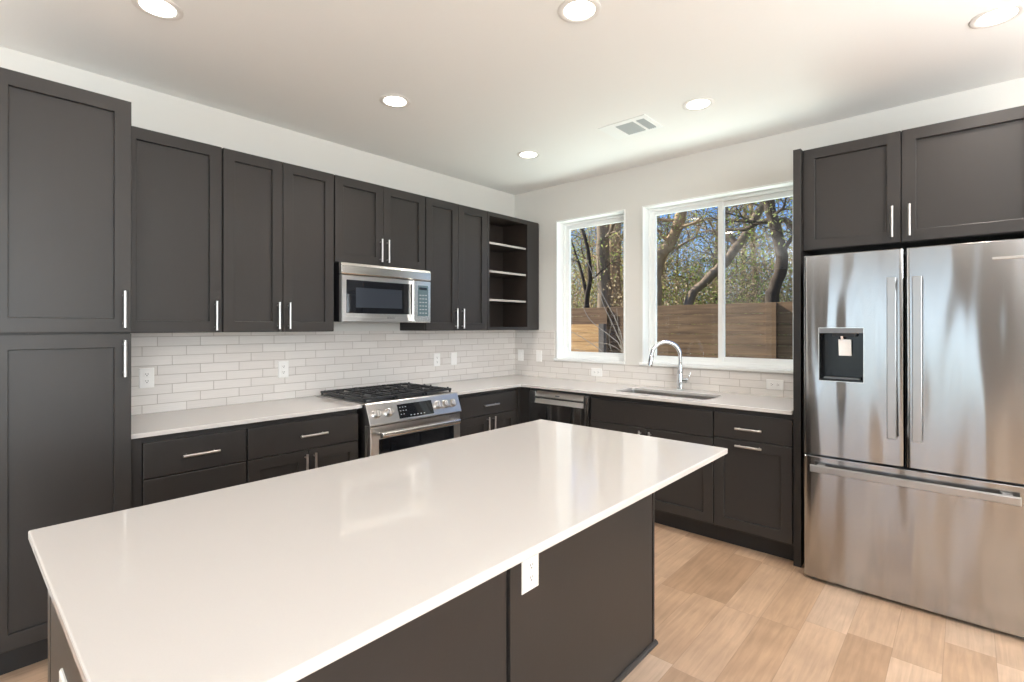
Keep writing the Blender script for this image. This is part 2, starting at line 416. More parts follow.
# ------------------------------------------------------------------ the room shell
ZC = 2.774
XW, YS = -9.0, -8.0
struct(MB().box(XW, 0, YS, 0, -.12, 0).build('floor', 'floor'))
struct(MB().box(XW - .15, .15, YS - .15, .15, ZC, ZC + .12).build('ceiling', 'ceiling'))
struct(MB().box(XW - .15, .15, 0, .15, -.12, ZC).build('wall_left', 'wall'))

def wall_with_holes(name, T, u0, u1, z0, z1, d0, d1, holes, m='wall'):
    """wall slab in the u-z plane with rectangular openings (u0,u1,z0,z1)"""
    b = MB(T)
    us = sorted({u0, u1} | {h[0] for h in holes} | {h[1] for h in holes}); zs = sorted({z0, z1} | {h[2] for h in holes} | {h[3] for h in holes})
    V = {}
    def vv(i, j, k):
        if (i, j, k) not in V: V[i, j, k] = b.v(us[i], (d0, d1)[k], zs[j])
        return V[i, j, k]
    solid = lambda i, j: 0 <= i < len(us) - 1 and 0 <= j < len(zs) - 1 and not any(h[0] <= us[i] < h[1] and h[2] <= zs[j] < h[3] for h in holes)
    for i in range(len(us) - 1):
        for j in range(len(zs) - 1):
            if not solid(i, j): continue
            for k in (0, 1): b.bm.faces.new([vv(i, j, k), vv(i + 1, j, k), vv(i + 1, j + 1, k), vv(i, j + 1, k)])
            for di, dj, e in ((-1, 0, ((i, j), (i, j + 1))), (1, 0, ((i + 1, j), (i + 1, j + 1))), (0, -1, ((i, j), (i + 1, j))), (0, 1, ((i, j + 1), (i + 1, j + 1)))):
                if not solid(i + di, j + dj):
                    (a, c), (f, g) = e
                    b.bm.faces.new([vv(a, c, 0), vv(f, g, 0), vv(f, g, 1), vv(a, c, 1)])
    return struct(b.build(name, m))

W1 = (-1.284, -.5405, 1.090, 2.428); W2 = (-2.64, -1.4465, 1.090, 2.428)
wall_with_holes('wall_right', TB, YS, 0, -.12, ZC, -.15, 0, [W1, W2])
PD = (-3.30, -1.40, .05, 2.35)                                  # patio door seen in the fridge doors
wall_with_holes('wall_far', lambda u, d, z: Vector((XW + d, u, z)), YS, 0, -.12, ZC, -.15, 0, [PD], 'far_wall')
LW = (-7.3, -3.1, .7, 2.35)
wall_with_holes('wall_near', lambda u, d, z: Vector((u, YS + d, z)), XW - .15, .15, -.12, ZC, -.15, 0, [LW])

M['bounce_block'] = mat('dark_bounce_block', (.10, .09, .08), .9)  # unseen dark skin added outside, keeps wall bounce off the fence
wall_with_holes('wall_bounce_block', TB, YS, .1, -.25, ZC + .3, -.175, -.152, [W1, W2], 'bounce_block')
# windows on the sink wall -------------------------------------------------
def window(name, hole, panes, label):
    u0, u1, z0, z1 = hole
    root = bpy.data.objects.new(name, None); COL.objects.link(root); root.location = (0, (u0 + u1) / 2, z0); struct(root, label)
    j = MB(TB)                                                    # jamb liner boards and thin casing lip
    t = .012
    j.box(u0, u0 + t, -.14, .010, z0 + .014, z1 - t); j.box(u1 - t, u1, -.14, .010, z0 + .014, z1 - t); j.box(u0, u1, -.14, .010, z1 - t, z1)
    j.build('window_jamb', 'white_trim', root, bevel=.0015)
    MB(TB).box(u0 - .0, u1 + .022, -.13, .022, z0 - .006, z0 + .016, .003).build('window_sill', 'white_trim', root)
    fr = MB(TB); fw = .050                                        # outer vinyl frame, stepped
    a0, a1, b0, b1 = u0 + t, u1 - t, z0 + .016, z1 - t
    def ring(m, a0, a1, b0, b1, w, d0, d1):
        m.box(a0, a0 + w, d0, d1, b0, b1, .002); m.box(a1 - w, a1, d0, d1, b0, b1, .002)
        m.box(a0 + w, a1 - w, d0, d1, b0, b0 + w, .002); m.box(a0 + w, a1 - w, d0, d1, b1 - w, b1, .002)
    ring(fr, a0, a1, b0, b1, .026, -.145, -.092)
    f_ = fr.build('window_frame', 'vinyl', root)
    for p0, p1, d, w in panes:
        s_ = MB(TB); ring(s_, p0, p1, b0 + .020, b1 - .020, w, d - .030, d)
        so = s_.build('sash', 'vinyl', root)
        MB(TB).box(p0 + w - .004, p1 - w + .004, d - .018, d - .014, b0 + .02 + w - .004, b1 - .02 - w + .004).build('glass_pane', 'glass', so)
    return root
window('window_1', W1, [(W1[0] + .032, W1[1] - .032, -.105, .044)], 'white framed single pane window nearest the corner')
window('window_2', W2, [(-2.075, W2[1] - .032, -.105, .036), (W2[0] + .032, -2.035, -.118, .046)], 'wide white two-pane sliding window behind the sink')

def plain_window(name, T, hole, n):
    u0, u1, z0, z1 = hole
    root = bpy.data.objects.new(name, None); COL.objects.link(root); root.location = T((u0 + u1) / 2, 0, z0); struct(root)
    f = MB(T); w = .06
    f.box(u0, u0 + w, -.12, -.04, z0, z1); f.box(u1 - w, u1, -.12, -.04, z0, z1); f.box(u0 + w, u1 - w, -.12, -.04, z0, z0 + w); f.box(u0 + w, u1 - w, -.12, -.04, z1 - w, z1)
    for k in range(1, n):
        c = u0 + (u1 - u0) * k / n; f.box(c - w / 2, c + w / 2, -.11, -.05, z0 + w, z1 - w)
    f.build('window_frame', 'vinyl', root)
    MB(T).box(u0 + .02, u1 - .02, -.085, -.08, z0 + .02, z1 - .02).build('glass_pane', 'glass', root)
plain_window('door_1', lambda u, d, z: Vector((XW + d, u, z)), PD, 2)
plain_window('window_3', lambda u, d, z: Vector((u, YS + d, z)), LW, 3)
struct(MB().box(XW + .0, XW + .014, YS, PD[0] - .01, 0, .12).build('baseboard_far', 'white_trim'))
struct(MB().box(XW, 0, YS, YS + .014, 0, .12).build('baseboard_near', 'white_trim'))
struct(MB().box(-.014, 0, YS + .02, -3.82, 0, .12).build('baseboard_right', 'white_trim'))
struct(MB().box(XW + .02, -4.32, -.014, 0, 0, .12).build('baseboard_left', 'white_trim'))

# ------------------------------------------------------------------ backsplash tile
b = MB(TA).box(-3.3735, -.0092, .0005, .009, .9145, 1.376)
tag(b.build('tile_backsplash', 'tile_a'), 'pale greige glazed tile backsplash behind the range', 'backsplash')
b = MB(TB)
for u0, u1, z1 in ((W1[1] + .0235, -.0005, 1.376), (-2.727, W1[1] + .0235, 1.082)):
    b.box(u0, u1, .0005, .009, .9145, z1)
tag(b.build('tile_backsplash', 'tile_b'), 'pale greige glazed tile backsplash running under the windows', 'backsplash')

# ------------------------------------------------------------------ cabinet builders
def slab(T, u0, u1, z0, z1, d):
    return MB(T).rings(u0, u1, z0, z1, [(0, d - .020), (0, d - .004), (.0012, d - .001), (.004, d)])
def shaker(T, u0, u1, z0, z1, d, w=.060):
    return MB(T).rings(u0, u1, z0, z1, [(0, d - .021), (0, d - .002), (.002, d), (w, d), (w + .0015, d - .001), (w + .0025, d - .015)])
def pull(T, u, z, d, ln=.165, vert=True):
    """bar pull with two posts, centred at (u, z) on a face at depth d"""
    b = MB(T); h = ln / 2; r = .0072; so = .030
    if vert:
        b.cyl((u, d + so, z - h), (u, d + so, z + h), r, n=14)
        for s in (-1, 1): b.cyl((u, d, z + s * h * .76), (u, d + so, z + s * h * .76), .0045, n=10)
    else:
        b.cyl((u - h, d + so, z), (u + h, d + so, z), r, n=14)
        for s in (-1, 1): b.cyl((u + s * h * .76, d, z), (u + s * h * .76, d + so, z), .0045, n=10)
    return b
def door(T, root, u0, u1, z0, z1, d, pu=None, pz=None, vert=True, ln=.165, w=.060, m='paint'):
    o = shaker(T, u0, u1, z0, z1, d, w).build('door', m, root)
    if pu is not None: pull(T, pu, pz, d, ln, vert).build('handle', 'nickel', o, smooth=True)
    return o
def drawer(T, root, u0, u1, z0, z1, d, pu=None, pz=None, ln=.165, name='drawer'):
    o = slab(T, u0, u1, z0, z1, d).build(name, 'paint', root)
    if pu is not None: pull(T, pu, pz, d, ln, False).build('handle', 'nickel', o, smooth=True)
    return o

ZT, ZB = 2.431, 1.378
DU, DB = .343, .612
# ---- tall cabinet on the left
UP0, UP1 = -3.835, -3.3745
t = thing('tall_cabinet', ((UP0 + UP1) / 2, -.33, 0), 'tall dark pantry cabinet at the left end, one door above another', 'cabinet')
MB(TA).box(UP0 - .01, UP1, .002, .648, .115, ZT).build('body', 'paint', t)
MB(TA).box(UP0, UP1 - .01, .05, .585, 0, .115).build('toe_kick', 'dark_gap', t)
door(TA, t, UP0, UP1 - .001, 1.3855, ZT, .67, -3.404, 1.488)
door(TA, t, UP0, UP1 - .001, .126, 1.3785, .67, -3.404, 1.268)

# ---- wall cabinets on the left wall
def wall_cab(u0, u1, z0, label, doors, cat='cabinet', T=TA, d=DU, zt=ZT, grp=None):
    t = thing('wall_cabinet', T((u0 + u1) / 2, .16, z0), label, cat, grp)
    MB(T).box(u0, u1, .002, d - .022, z0, zt, .001).build('body', 'paint', t)
    return t
t = wall_cab(-3.3755, -2.8885, ZB, 'single-door dark wall cabinet next to the tall pantry cabinet', 1)
door(TA, t, -3.352, -2.8925, ZB + .001, ZT - .001, DU, -2.926, 1.472)
t = wall_cab(-2.8880, -2.2030, ZB, 'wide two-door dark wall cabinet left of the microwave', 2)
door(TA, t, -2.8835, -2.547, ZB + .001, ZT - .001, DU, -2.578, 1.478)
door(TA, t, -2.5435, -2.2065, ZB + .001, ZT - .001, DU, -2.513, 1.478)
t = wall_cab(-2.2025, -1.4345, 1.846, 'short two-door dark wall cabinet directly over the microwave', 2)
door(TA, t, -2.1975, -1.8195, 1.847, ZT - .001, DU, -1.848, 1.957)
door(TA, t, -1.8165, -1.4380, 1.847, ZT - .001, DU, -1.790, 1.957)
t = wall_cab(-1.4330, -.7500, ZB, 'two-door dark wall cabinet between microwave and open shelves', 2)
door(TA, t, -1.4285, -1.0930, ZB + .001, ZT - .001, DU, -1.126, 1.477)
door(TA, t, -1.0900, -.7515, ZB + .001, ZT - .001, DU, -1.052, 1.477)

# ---- open shelf cabinet in the corner
t = thing('open_shelf_cabinet', (-.375, -.16, ZB), 'open dark corner wall cabinet with three empty shelves', 'cabinet')
b = MB(TA)
b.box(-.7490, -.731, .002, .322, ZB, ZT); b.box(-.192, -.174, .002, .322, ZB, ZT)
b.box(-.731, -.192, .002, .322, ZT - .018, ZT); b.box(-.731, -.192, .002, .322, ZB, ZB + .018); b.box(-.731, -.192, .002, .012, ZB + .018, ZT - .018)
b.build('body', 'cab_inside', t)
b = MB(TA)
b.box(-.7490, -.723, .3225, DU, ZB, ZT, .001); b.box(-.723, -.201, .3225, DU, ZT - .036, ZT, .001); b.box(-.723, -.201, .3225, DU, ZB, ZB + .029, .001)
b.box(-.201, -.034, .3225, DU, ZB, ZT, .001)
b.build('face_frame', 'paint', t)
MB(TA).box(-.173, -.002, .30, .3220, ZB, ZT).build('filler_strip', 'paint', t)
for z in (2.168, 1.914, 1.658):
    sh = MB(TA).box(-.7305, -.1925, .0125, .3160, z - .016, z, .001).build('shelf', 'cab_inside', t)
    MB(TA).box(-.7305, -.1925, .3162, .3215, z - .017, z + .001).build('lit_edge', 'shelf_edge', sh)  # pale colour stands for light caught on the shelf's front edge

# ---- base cabinets on the left wall
ZK = .112
def base_cab(T, u0, u1, label, d=DB, top=.8885, kick=.53):
    t = thing('base_cabinet', T((u0 + u1) / 2, .3, 0), label, 'cabinet')
    MB(T).box(u0, u1, .002, d - .022, ZK, top, .001).build('body', 'paint', t)
    MB(T).box(u0, u1, .05, kick, 0, ZK).build('toe_kick', 'dark_gap', t)
    return t
t = base_cab(TA, -3.3755, -2.8555, 'dark base cabinet of plain drawers beside the tall pantry cabinet')
MB(TA).box(-3.375, -3.322, .590, .600, ZK, .8885).build('filler_strip', 'paint', t)
drawer(TA, t, -3.319, -2.860, .690, .860, DB, -3.080, .775)
drawer(TA, t, -3.319, -2.860, .412, .686, DB, -3.080, .548)
drawer(TA, t, -3.319, -2.860, .130, .408, DB, -3.080, .32)
t = base_cab(TA, -2.8550, -2.1840, 'dark base cabinet left of the range, one drawer over two doors')
drawer(TA, t, -2.852, -2.186, .690, .860, DB, -2.490, .775)
door(TA, t, -2.852, -2.5145, .130, .686, DB, -2.535, .585)
door(TA, t, -2.5110, -2.186, .130, .686, DB, -2.482, .585)
t = base_cab(TA, -1.3795, -.6360, 'dark base cabinet between range and corner, one drawer over two doors')
drawer(TA, t, -1.318, -.672, .700, .862, DB, -.993, .779)
door(TA, t, -1.318, -.997, .130, .696, DB, -1.026, .600)
door(TA, t, -.993, -.672, .130, .696, DB, -.958, .600)

# ---- base cabinets on the window wall
t = base_cab(TB, -2.2665, -1.3140, 'long dark sink base cabinet under the wide window', top=.66)
MB(TB).box(-2.2665, -1.314, .570, DB - .022, .66, .8885).build('front_rail', 'paint', t)
drawer(TB, t, -2.2635, -1.3270, .690, .858, DB, name='false_drawer_front')
door(TB, t, -1.7895, -1.3270, .130, .686, DB, -1.752, .585)
door(TB, t, -2.2635, -1.7930, .130, .686, DB, -1.829, .585)
t = base_cab(TB, -2.7280, -2.2670, 'narrow dark base cabinet beside the fridge with two horizontal pulls')
drawer(TB, t, -2.7265, -2.2700, .700, .858, DB, -2.488, .772, ln=.155)
door(TB, t, -2.7265, -2.2700, .130, .696, DB, -2.488, .664, vert=False, ln=.155)
# corner filler
b = MB(TW); b.box(-.6355, -.575, -.600, -.585, ZK, .8885); b.box(-.600, -.585, -.700, -.600, ZK, .8885)
tag(b.build('corner_filler', 'paint'), 'dark corner filler strips left of the dishwasher', 'filler')

# ---- dishwasher
t = thing('dishwasher', (-.3, -1.005, 0), 'stainless dishwasher with a pocket handle under the corner counter', 'dishwasher')
MB(TB).box(-1.3085, -.7060, .03, .570, .10, .870).build('body', 'grey_plastic', t)
MB(TB).box(-1.3085, -.7060, .08, .53, 0, .10).build('toe_kick', 'dark_gap', t)
d = MB(TB)
d.box(-1.304, -.709, .572, .612, .118, .770, .003)
d.box(-1.304, -1.262, .572, .612, .770, .868, .001); d.box(-.775, -.709, .572, .612, .770, .868, .001); d.box(-1.262, -.775, .572, .576, .770, .868)
d = d.build('door', 'steel', t)
MB(TB).prism([(.577, .867), (.586, .867), (.613, .826), (.590, .815), (.577, .815)], -1.262, -.775, lambda a, p, q: (a, p, q)).build('control_strip', 'soft_steel', d)
MB(TB).prism([(.577, .772), (.624, .772), (.622, .778), (.604, .808), (.598, .790), (.577, .788)], -1.260, -.777, lambda a, p, q: (a, p, q)).build('handle', 'soft_steel', d)
MB(TB).box(-1.03, -.985, .6122, .6132, .838, .846).build('badge', 'grey_plastic', d)
MB(TB).box(-1.3125, -1.3095, .572, .613, .115, .872).build('side_trim', 'steel_light', t)

# ------------------------------------------------------------------ counters
def round_rect(x0, x1, y0, y1, r, n=6):
    pts = []
    for cx, cy, a in ((x1 - r, y1 - r, 0), (x0 + r, y1 - r, 90), (x0 + r, y0 + r, 180), (x1 - r, y0 + r, 270)):
        for k in range(n + 1):
            q = math.radians(a + 90 * k / n); pts.append((cx + r * math.cos(q), cy + r * math.sin(q)))
    return pts
CF = .632; C0, C1 = .892, .914
SX0, SX1, SY0, SY1 = -.500, -.195, -2.180, -1.462
o = MB().plate([(-3.376, -.0005), (-2.170, -.0005), (-2.170, -CF), (-3.376, -CF)], [], C0, C1).build('countertop', 'quartz', bevel=.003)
tag(o, 'white quartz countertop between the pantry cabinet and the range', 'countertop')
o = MB().plate([(-1.392, -.0005), (-.0005, -.0005), (-.0005, -2.7285), (-CF, -2.7285), (-CF, -CF), (-1.392, -CF)],
               [round_rect(SX0, SX1, SY0, SY1, .03)], C0, C1).build('countertop', 'quartz', bevel=.003)
tag(o, 'L-shaped white quartz countertop around the corner, holding the sink', 'countertop')

# ---- sink
t = thing('sink', (-.3475, -1.796, .69), 'stainless undermount sink below the wide window', 'sink')
b = MB()
def rr_loop(ins, z, r): return [b.bm.verts.new((x, y, z)) for x, y in round_rect(SX0 - ins, SX1 + ins, SY0 - ins, SY1 + ins, r)]
L = [rr_loop(.020, .8914, .05), rr_loop(.002, .8914, .034), rr_loop(.001, .72, .034), rr_loop(-.018, .700, .02), rr_loop(-.019, .697, .02), rr_loop(.004, .715, .036), rr_loop(.005, .886, .036), rr_loop(.020, .888, .05)]
for a_, b_ in zip(L, L[1:] + L[:1]):
    if a_ is L[3]: continue
    n_ = len(a_)
    for k in range(n_): b.bm.faces.new([a_[k], a_[(k + 1) % n_], b_[(k + 1) % n_], b_[k]])
b.bm.faces.new(L[3]); b.bm.faces.new(L[4])
b.build('basin', 'steel_plain', t, smooth=True)
MB().lathe((-.34, -1.796, .7005), [(.045, 0), (.045, .003), (.036, .004), (.030, .001), (.004, .001)], (0, 0, 1)).build('drain', 'chrome', t, smooth=True)

# ---- faucet
FX_, FY_ = -.100, -1.822
t = thing('faucet', (FX_, FY_, .914), 'chrome gooseneck pull-down faucet at the sink', 'faucet')
MB().lathe((FX_, FY_, .914), [(.031, 0), (.031, .006), (.025, .012), (.0235, .05), (.0235, .12), (.020, .14), (.0165, .17), (.0152, .20)], (0, 0, 1)).build('base', 'chrome', t, smooth=True)
ux, uy = -.62, .785                                              # spout swings to the left over the sink
pts = [(FX_, FY_, 1.10), (FX_, FY_, 1.17)]; R_ = .110; zc = 1.180
for k in range(1, 17):
    a = PI * k / 16; r = R_ * (1 - math.cos(a)); pts.append((FX_ + ux * r, FY_ + uy * r, zc + R_ * math.sin(a)))
MB().tube(pts, .0150, 18).build('spout', 'chrome', t, smooth=True)
hx, hy = FX_ + ux * 2 * R_, FY_ + uy * 2 * R_
MB().lathe((hx, hy, 1.186), [(.0152, 0), (.018, .008), (.0190, .03), (.0215, .075), (.021, .088), (.013, .089)], (-.10, .12, -1)).build('spray_head', 'chrome', t, smooth=True)
lv = MB()
lv.cyl((FX_, FY_ - .018, .990), (FX_, FY_ - .060, .990), .017, .0165, n=20)
lv.tube([(FX_, FY_ - .056, .990), (FX_ + .0, FY_ - .062, 1.005), (FX_ + .015, FY_ - .075, 1.055)], [.006, .0055, .004], 10)
lv.build('lever', 'chrome', t, smooth=True)

# ------------------------------------------------------------------ outlets and switches
def duplex(T, u, z, d, label, horiz=False, hw=.036, hh=.057, kind='outlet', grp=None):
    t = thing('wall_outlet' if kind == 'outlet' else 'light_switch', T(u, d, z), label, kind, grp)
    a, c = (hh, hw) if horiz else (hw, hh)
    MB(T).rings(u - a, u + a, z - c, z + c, [(0, d), (0, d + .003), (.003, d + .006)]).build('cover_plate', 'white_plastic', t)
    P = lambda du, dz: (u + (dz if horiz else du), z + (du if horiz else dz))
    if kind == 'outlet':
        for s in (-1, 1):
            uu, zz = P(0, s * .0195)
            r_ = MB(T); e = .0145
            r_.rings(uu - e, uu + e, zz - e, zz + e, [(0, d + .004), (0, d + .0072), (.002, d + .008)])
            q = r_.build('receptacle', 'white_plastic', t)
            sl = MB(T)
            for du, dz in ((-.0055, .003), (.0055, .003), (0, -.0065)):
                a_, c_ = P(du, s * .0195 + dz)
                w_, h_ = (.0036, .0012) if horiz else (.0012, .0036)
                if du == 0: w_ = h_ = .0022
                sl.box(a_ - w_, a_ + w_, d + .0079, d + .0084, c_ - h_, c_ + h_)
            sl.build('slot', 'slot', q)
    else:
        MB(T).rings(u - .0165, u + .0165, z - .033, z + .033, [(0, d + .004), (0, d + .0075), (.0015, d + .0085)]).build('rocker', 'white_plastic', t)
    return t
TD = .0092
duplex(TA, -3.174, 1.118, TD, 'white duplex outlet in the tile next to the pantry cabinet')
duplex(TA, -2.397, 1.118, TD, 'white duplex outlet in the tile just left of the range')
duplex(TA, -1.046, 1.118, TD, 'white duplex outlet in the tile just right of the range')
duplex(TA, -.848, 1.118, TD, 'white rocker switch on the range wall under the cabinet', kind='switch')
duplex(TB, -.092, 1.118, TD, 'white rocker switch on the window wall, the one by the corner', kind='switch')
duplex(TB, -.332, 1.118, TD, 'white rocker switch on the window wall, the one by the window', kind='switch')
duplex(TB, -1.000, .998, TD, 'white sideways outlet under the small window', horiz=True)
duplex(TB, -2.478, .998, TD, 'white sideways outlet beside the fridge, low in the tile', horiz=True)

# ------------------------------------------------------------------ lettering
def lettering(text, T, u, z, d, h, parent, m, name='lettering'):
    c = bpy.data.curves.new('t', 'FONT'); c.body = text; c.size = h; c.align_x = 'CENTER'; c.extrude = .0003
    o = bpy.data.objects.new('t', c); COL.objects.link(o)
    bpy.context.view_layer.update()
    me = bpy.data.meshes.new_from_object(o.evaluated_get(bpy.context.evaluated_depsgraph_get()))
    bpy.data.objects.remove(o); bpy.data.curves.remove(c)
    org = Vector((0, 0, 0)); q = parent
    while q is not None: org += q.location; q = q.parent
    for v in me.vertices:
        x, y, zz = v.co; v.co = T(u + x, d + zz, z + y) - org
    me.materials.append(M[m]); ob = bpy.data.objects.new(name, me); COL.objects.link(ob); ob.parent = parent
    return ob

# ------------------------------------------------------------------ microwave
t = thing('microwave', (-1.818, -.2, 1.452), 'stainless over-the-range microwave above the cooktop', 'microwave')
m0, m1 = -2.1880, -1.4375; mz0, mz1 = 1.441, 1.8420
MB(TA).box(m0 + .002, m1 - .002, .012, .374, mz0 + .004, mz1 - .002, .002).build('body', 'black_plastic', t)
MB(TA).prism([(.374, 1.762), (.405, 1.762), (.410, 1.770), (.409, 1.822), (.402, 1.8400), (.374, 1.8400)], m0, m1, lambda a, p, q: (a, p, q)).build('top_vent', 'steel_light', t, bevel=.001)
ux0 = -1.592
b = MB(TA)
b.rings(m0, ux0, mz0, 1.758, [(0, .376), (0, .404), (.004, .410), (.034, .410), (.036, .405)])
dr = b.build('door', 'steel_plain', t)
MB(TA).rings(m0 + .036, ux0 - .050, mz0 + .060, 1.758 - .032, [(0, .406), (0, .4105), (.003, .4115)]).build('window', 'black_glass', dr)
MB(TA).rings(m0 + .105, ux0 - .115, mz0 + .100, 1.758 - .082, [(0, .4110), (0, .4122)]).build('inner_window', 'smoky_glass', dr)
MB(TA).prism([(ux0 - .040, .4105), (ux0 - .040, .436), (ux0 - .030, .444), (ux0 - .010, .444), (ux0 - .004, .436), (ux0 - .004, .4105)], mz0 + .012, 1.750, lambda a, p, q: (p, q, a)).build('handle', 'steel_light', dr)
lettering('BOSCH', TA, -1.80, 1.466, .4105, .020, dr, 'grey_plastic')
cp = MB(TA).rings(ux0 + .003, m1, mz0, 1.758, [(0, .376), (0, .404), (.004, .410)]).build('control_panel', 'steel_light', t)
MB(TA).rings(-1.562, -1.464, 1.490, 1.722, [(0, .409), (0, .4112), (.003, .4116)]).build('keypad', 'panel_blue', cp)
MB(TA).box(-1.55, -1.476, .4116, .4120, 1.688, 1.708).build('display', 'black_glass', cp)
for i in range(3):
    for j in range(6): MB(TA).box(-1.547 + i * .027, -1.532 + i * .027, .4116, .4119, 1.510 + j * .027, 1.516 + j * .027).build('key', 'key', cp)

# ------------------------------------------------------------------ gas range
r0, r1 = -2.1670, -1.3950
t = thing('gas_range', ((r0 + r1) / 2, -.33, 0), 'stainless slide-in gas range with black grates and five knobs', 'range')
MB(TA).box(r0 + .004, r1 - .004, .032, .655, .06, .905).build('body', 'steel_plain', t)
MB(TA).box(r0 + .03, r1 - .03, .10, .60, 0, .06).build('toe_kick', 'dark_gap', t)
MB(TA).box(r0 - .016, r1 + .012, .028, .652, .9146, .9205, .003).build('cooktop', 'steel_plain', t)
bb = MB(TA)
bb.box(r0 + .022, r1 - .022, .050, .628, .9206, .9225, .0008)
bb.build('burner_tray', 'black_plastic', t)
# sloped control panel
cp = MB(TA).prism([(.653, .9205), (.659, .9205), (.665, .915), (.714, .790), (.714, .783), (.656, .783), (.653, .80)], r0, r1, lambda a, p, q: (a, p, q)).build('control_panel', 'steel_plain', t, bevel=.0015)
nrm = Vector((0, -(.915 - .790), .714 - .665)).normalized()           # outward normal of the slope (world)
def on_panel(u, z, off=0.0):
    k = (z - .790) / (.915 - .790); dd = .714 + (.665 - .714) * k
    return Vector((u, -dd, z)) + nrm * off
def quad_panel(u0, u1, z0, z1, o0, o1):
    m = MB(); P0 = [on_panel(u, z, o0) for u, z in ((u0, z0), (u1, z0), (u1, z1), (u0, z1))]; P1 = [on_panel(u, z, o1) for u, z in ((u0, z0), (u1, z0), (u1, z1), (u0, z1))]
    A = [m.bm.verts.new(p) for p in P0]; B = [m.bm.verts.new(p) for p in P1]
    for i in range(4): m.bm.faces.new([A[i], A[(i + 1) % 4], B[(i + 1) % 4], B[i]])
    m.bm.faces.new(A); m.bm.faces.new(B); return m
disp = quad_panel(-1.940, -1.650, .802, .892, -.001, .0015).build('touch_display', 'black_glass', cp)
def addq(u0, u1, z0, z1):
    kk = MB()
    A = [kk.bm.verts.new(on_panel(u, z, .0017)) for u, z in ((u0, z0), (u1, z0), (u1, z1), (u0, z1))]; B = [kk.bm.verts.new(on_panel(u, z, .0021)) for u, z in ((u0, z0), (u1, z0), (u1, z1), (u0, z1))]
    for i in range(4): kk.bm.faces.new([A[i], A[(i + 1) % 4], B[(i + 1) % 4], B[i]])
    kk.bm.faces.new(A); kk.bm.faces.new(B); kk.build('touch_key', 'key', cp)
for i in range(3):
    for j in range(3):
        if i == 2 and j == 0: continue
        addq(-1.925 + i * .022, -1.917 + i * .022, .826 + j * .022, .830 + j * .022)
for i in range(5): addq(-1.85 + i * .028, -1.839 + i * .028, .813, .818)
for u in (-2.108, -2.014, -1.604, -1.532, -1.464):
    kn = MB().lathe(on_panel(u, .852, 0), [(.030, 0), (.030, .004), (.0265, .006), (.0255, .030), (.022, .033), (.004, .0315)], nrm, 28).build('knob', 'nickel', cp, smooth=True)
    c = on_panel(u, .852, .033); up = Vector((1, 0, 0)).cross(nrm)
    gm = MB(); ax = Vector((1, 0, 0))
    vs8 = [gm.bm.verts.new(c + ax * a * .0045 + up * bq * .019 + nrm * cc) for a in (-1, 1) for bq in (-1, 1) for cc in (-.002, .007)]
    for q in ((0, 1, 3, 2), (4, 6, 7, 5), (0, 4, 5, 1), (2, 3, 7, 6), (0, 2, 6, 4), (1, 5, 7, 3)): gm.bm.faces.new([vs8[i] for i in q])
    gm.build('grip', 'nickel', kn)
# oven door, handle and lower drawer
dr = MB(TA)
dr.rings(r0 + .012, r1 - .001, .245, .776, [(0, .658), (0, .696), (.003, .700), (.062, .700), (.064, .697)])
dr = dr.build('oven_door', 'steel_plain', t)
MB(TA).rings(r0 + .075, r1 - .064, .330, .690, [(0, .6975), (0, .7012), (.002, .7018)]).build('oven_window', 'black_glass', dr)
hb = MB(TA)
hb.rings(r0 + .055, r1 - .045, .706, .744, [(0, .742), (.0, .745), (.005, .759), (.011, .763)])
for u in (r0 + .075, r1 - .065): hb.box(u - .012, u + .012, .700, .744, .716, .738, .002)
hb.build('handle', 'steel_light', dr)
lettering('BOSCH', TA, r1 - .085, .754, .7003, .014, dr, 'grey_plastic')
MB(TA).rings(r0 + .012, r1 - .001, .065, .238, [(0, .658), (0, .696), (.003, .700)]).build('drawer', 'steel_plain', t)
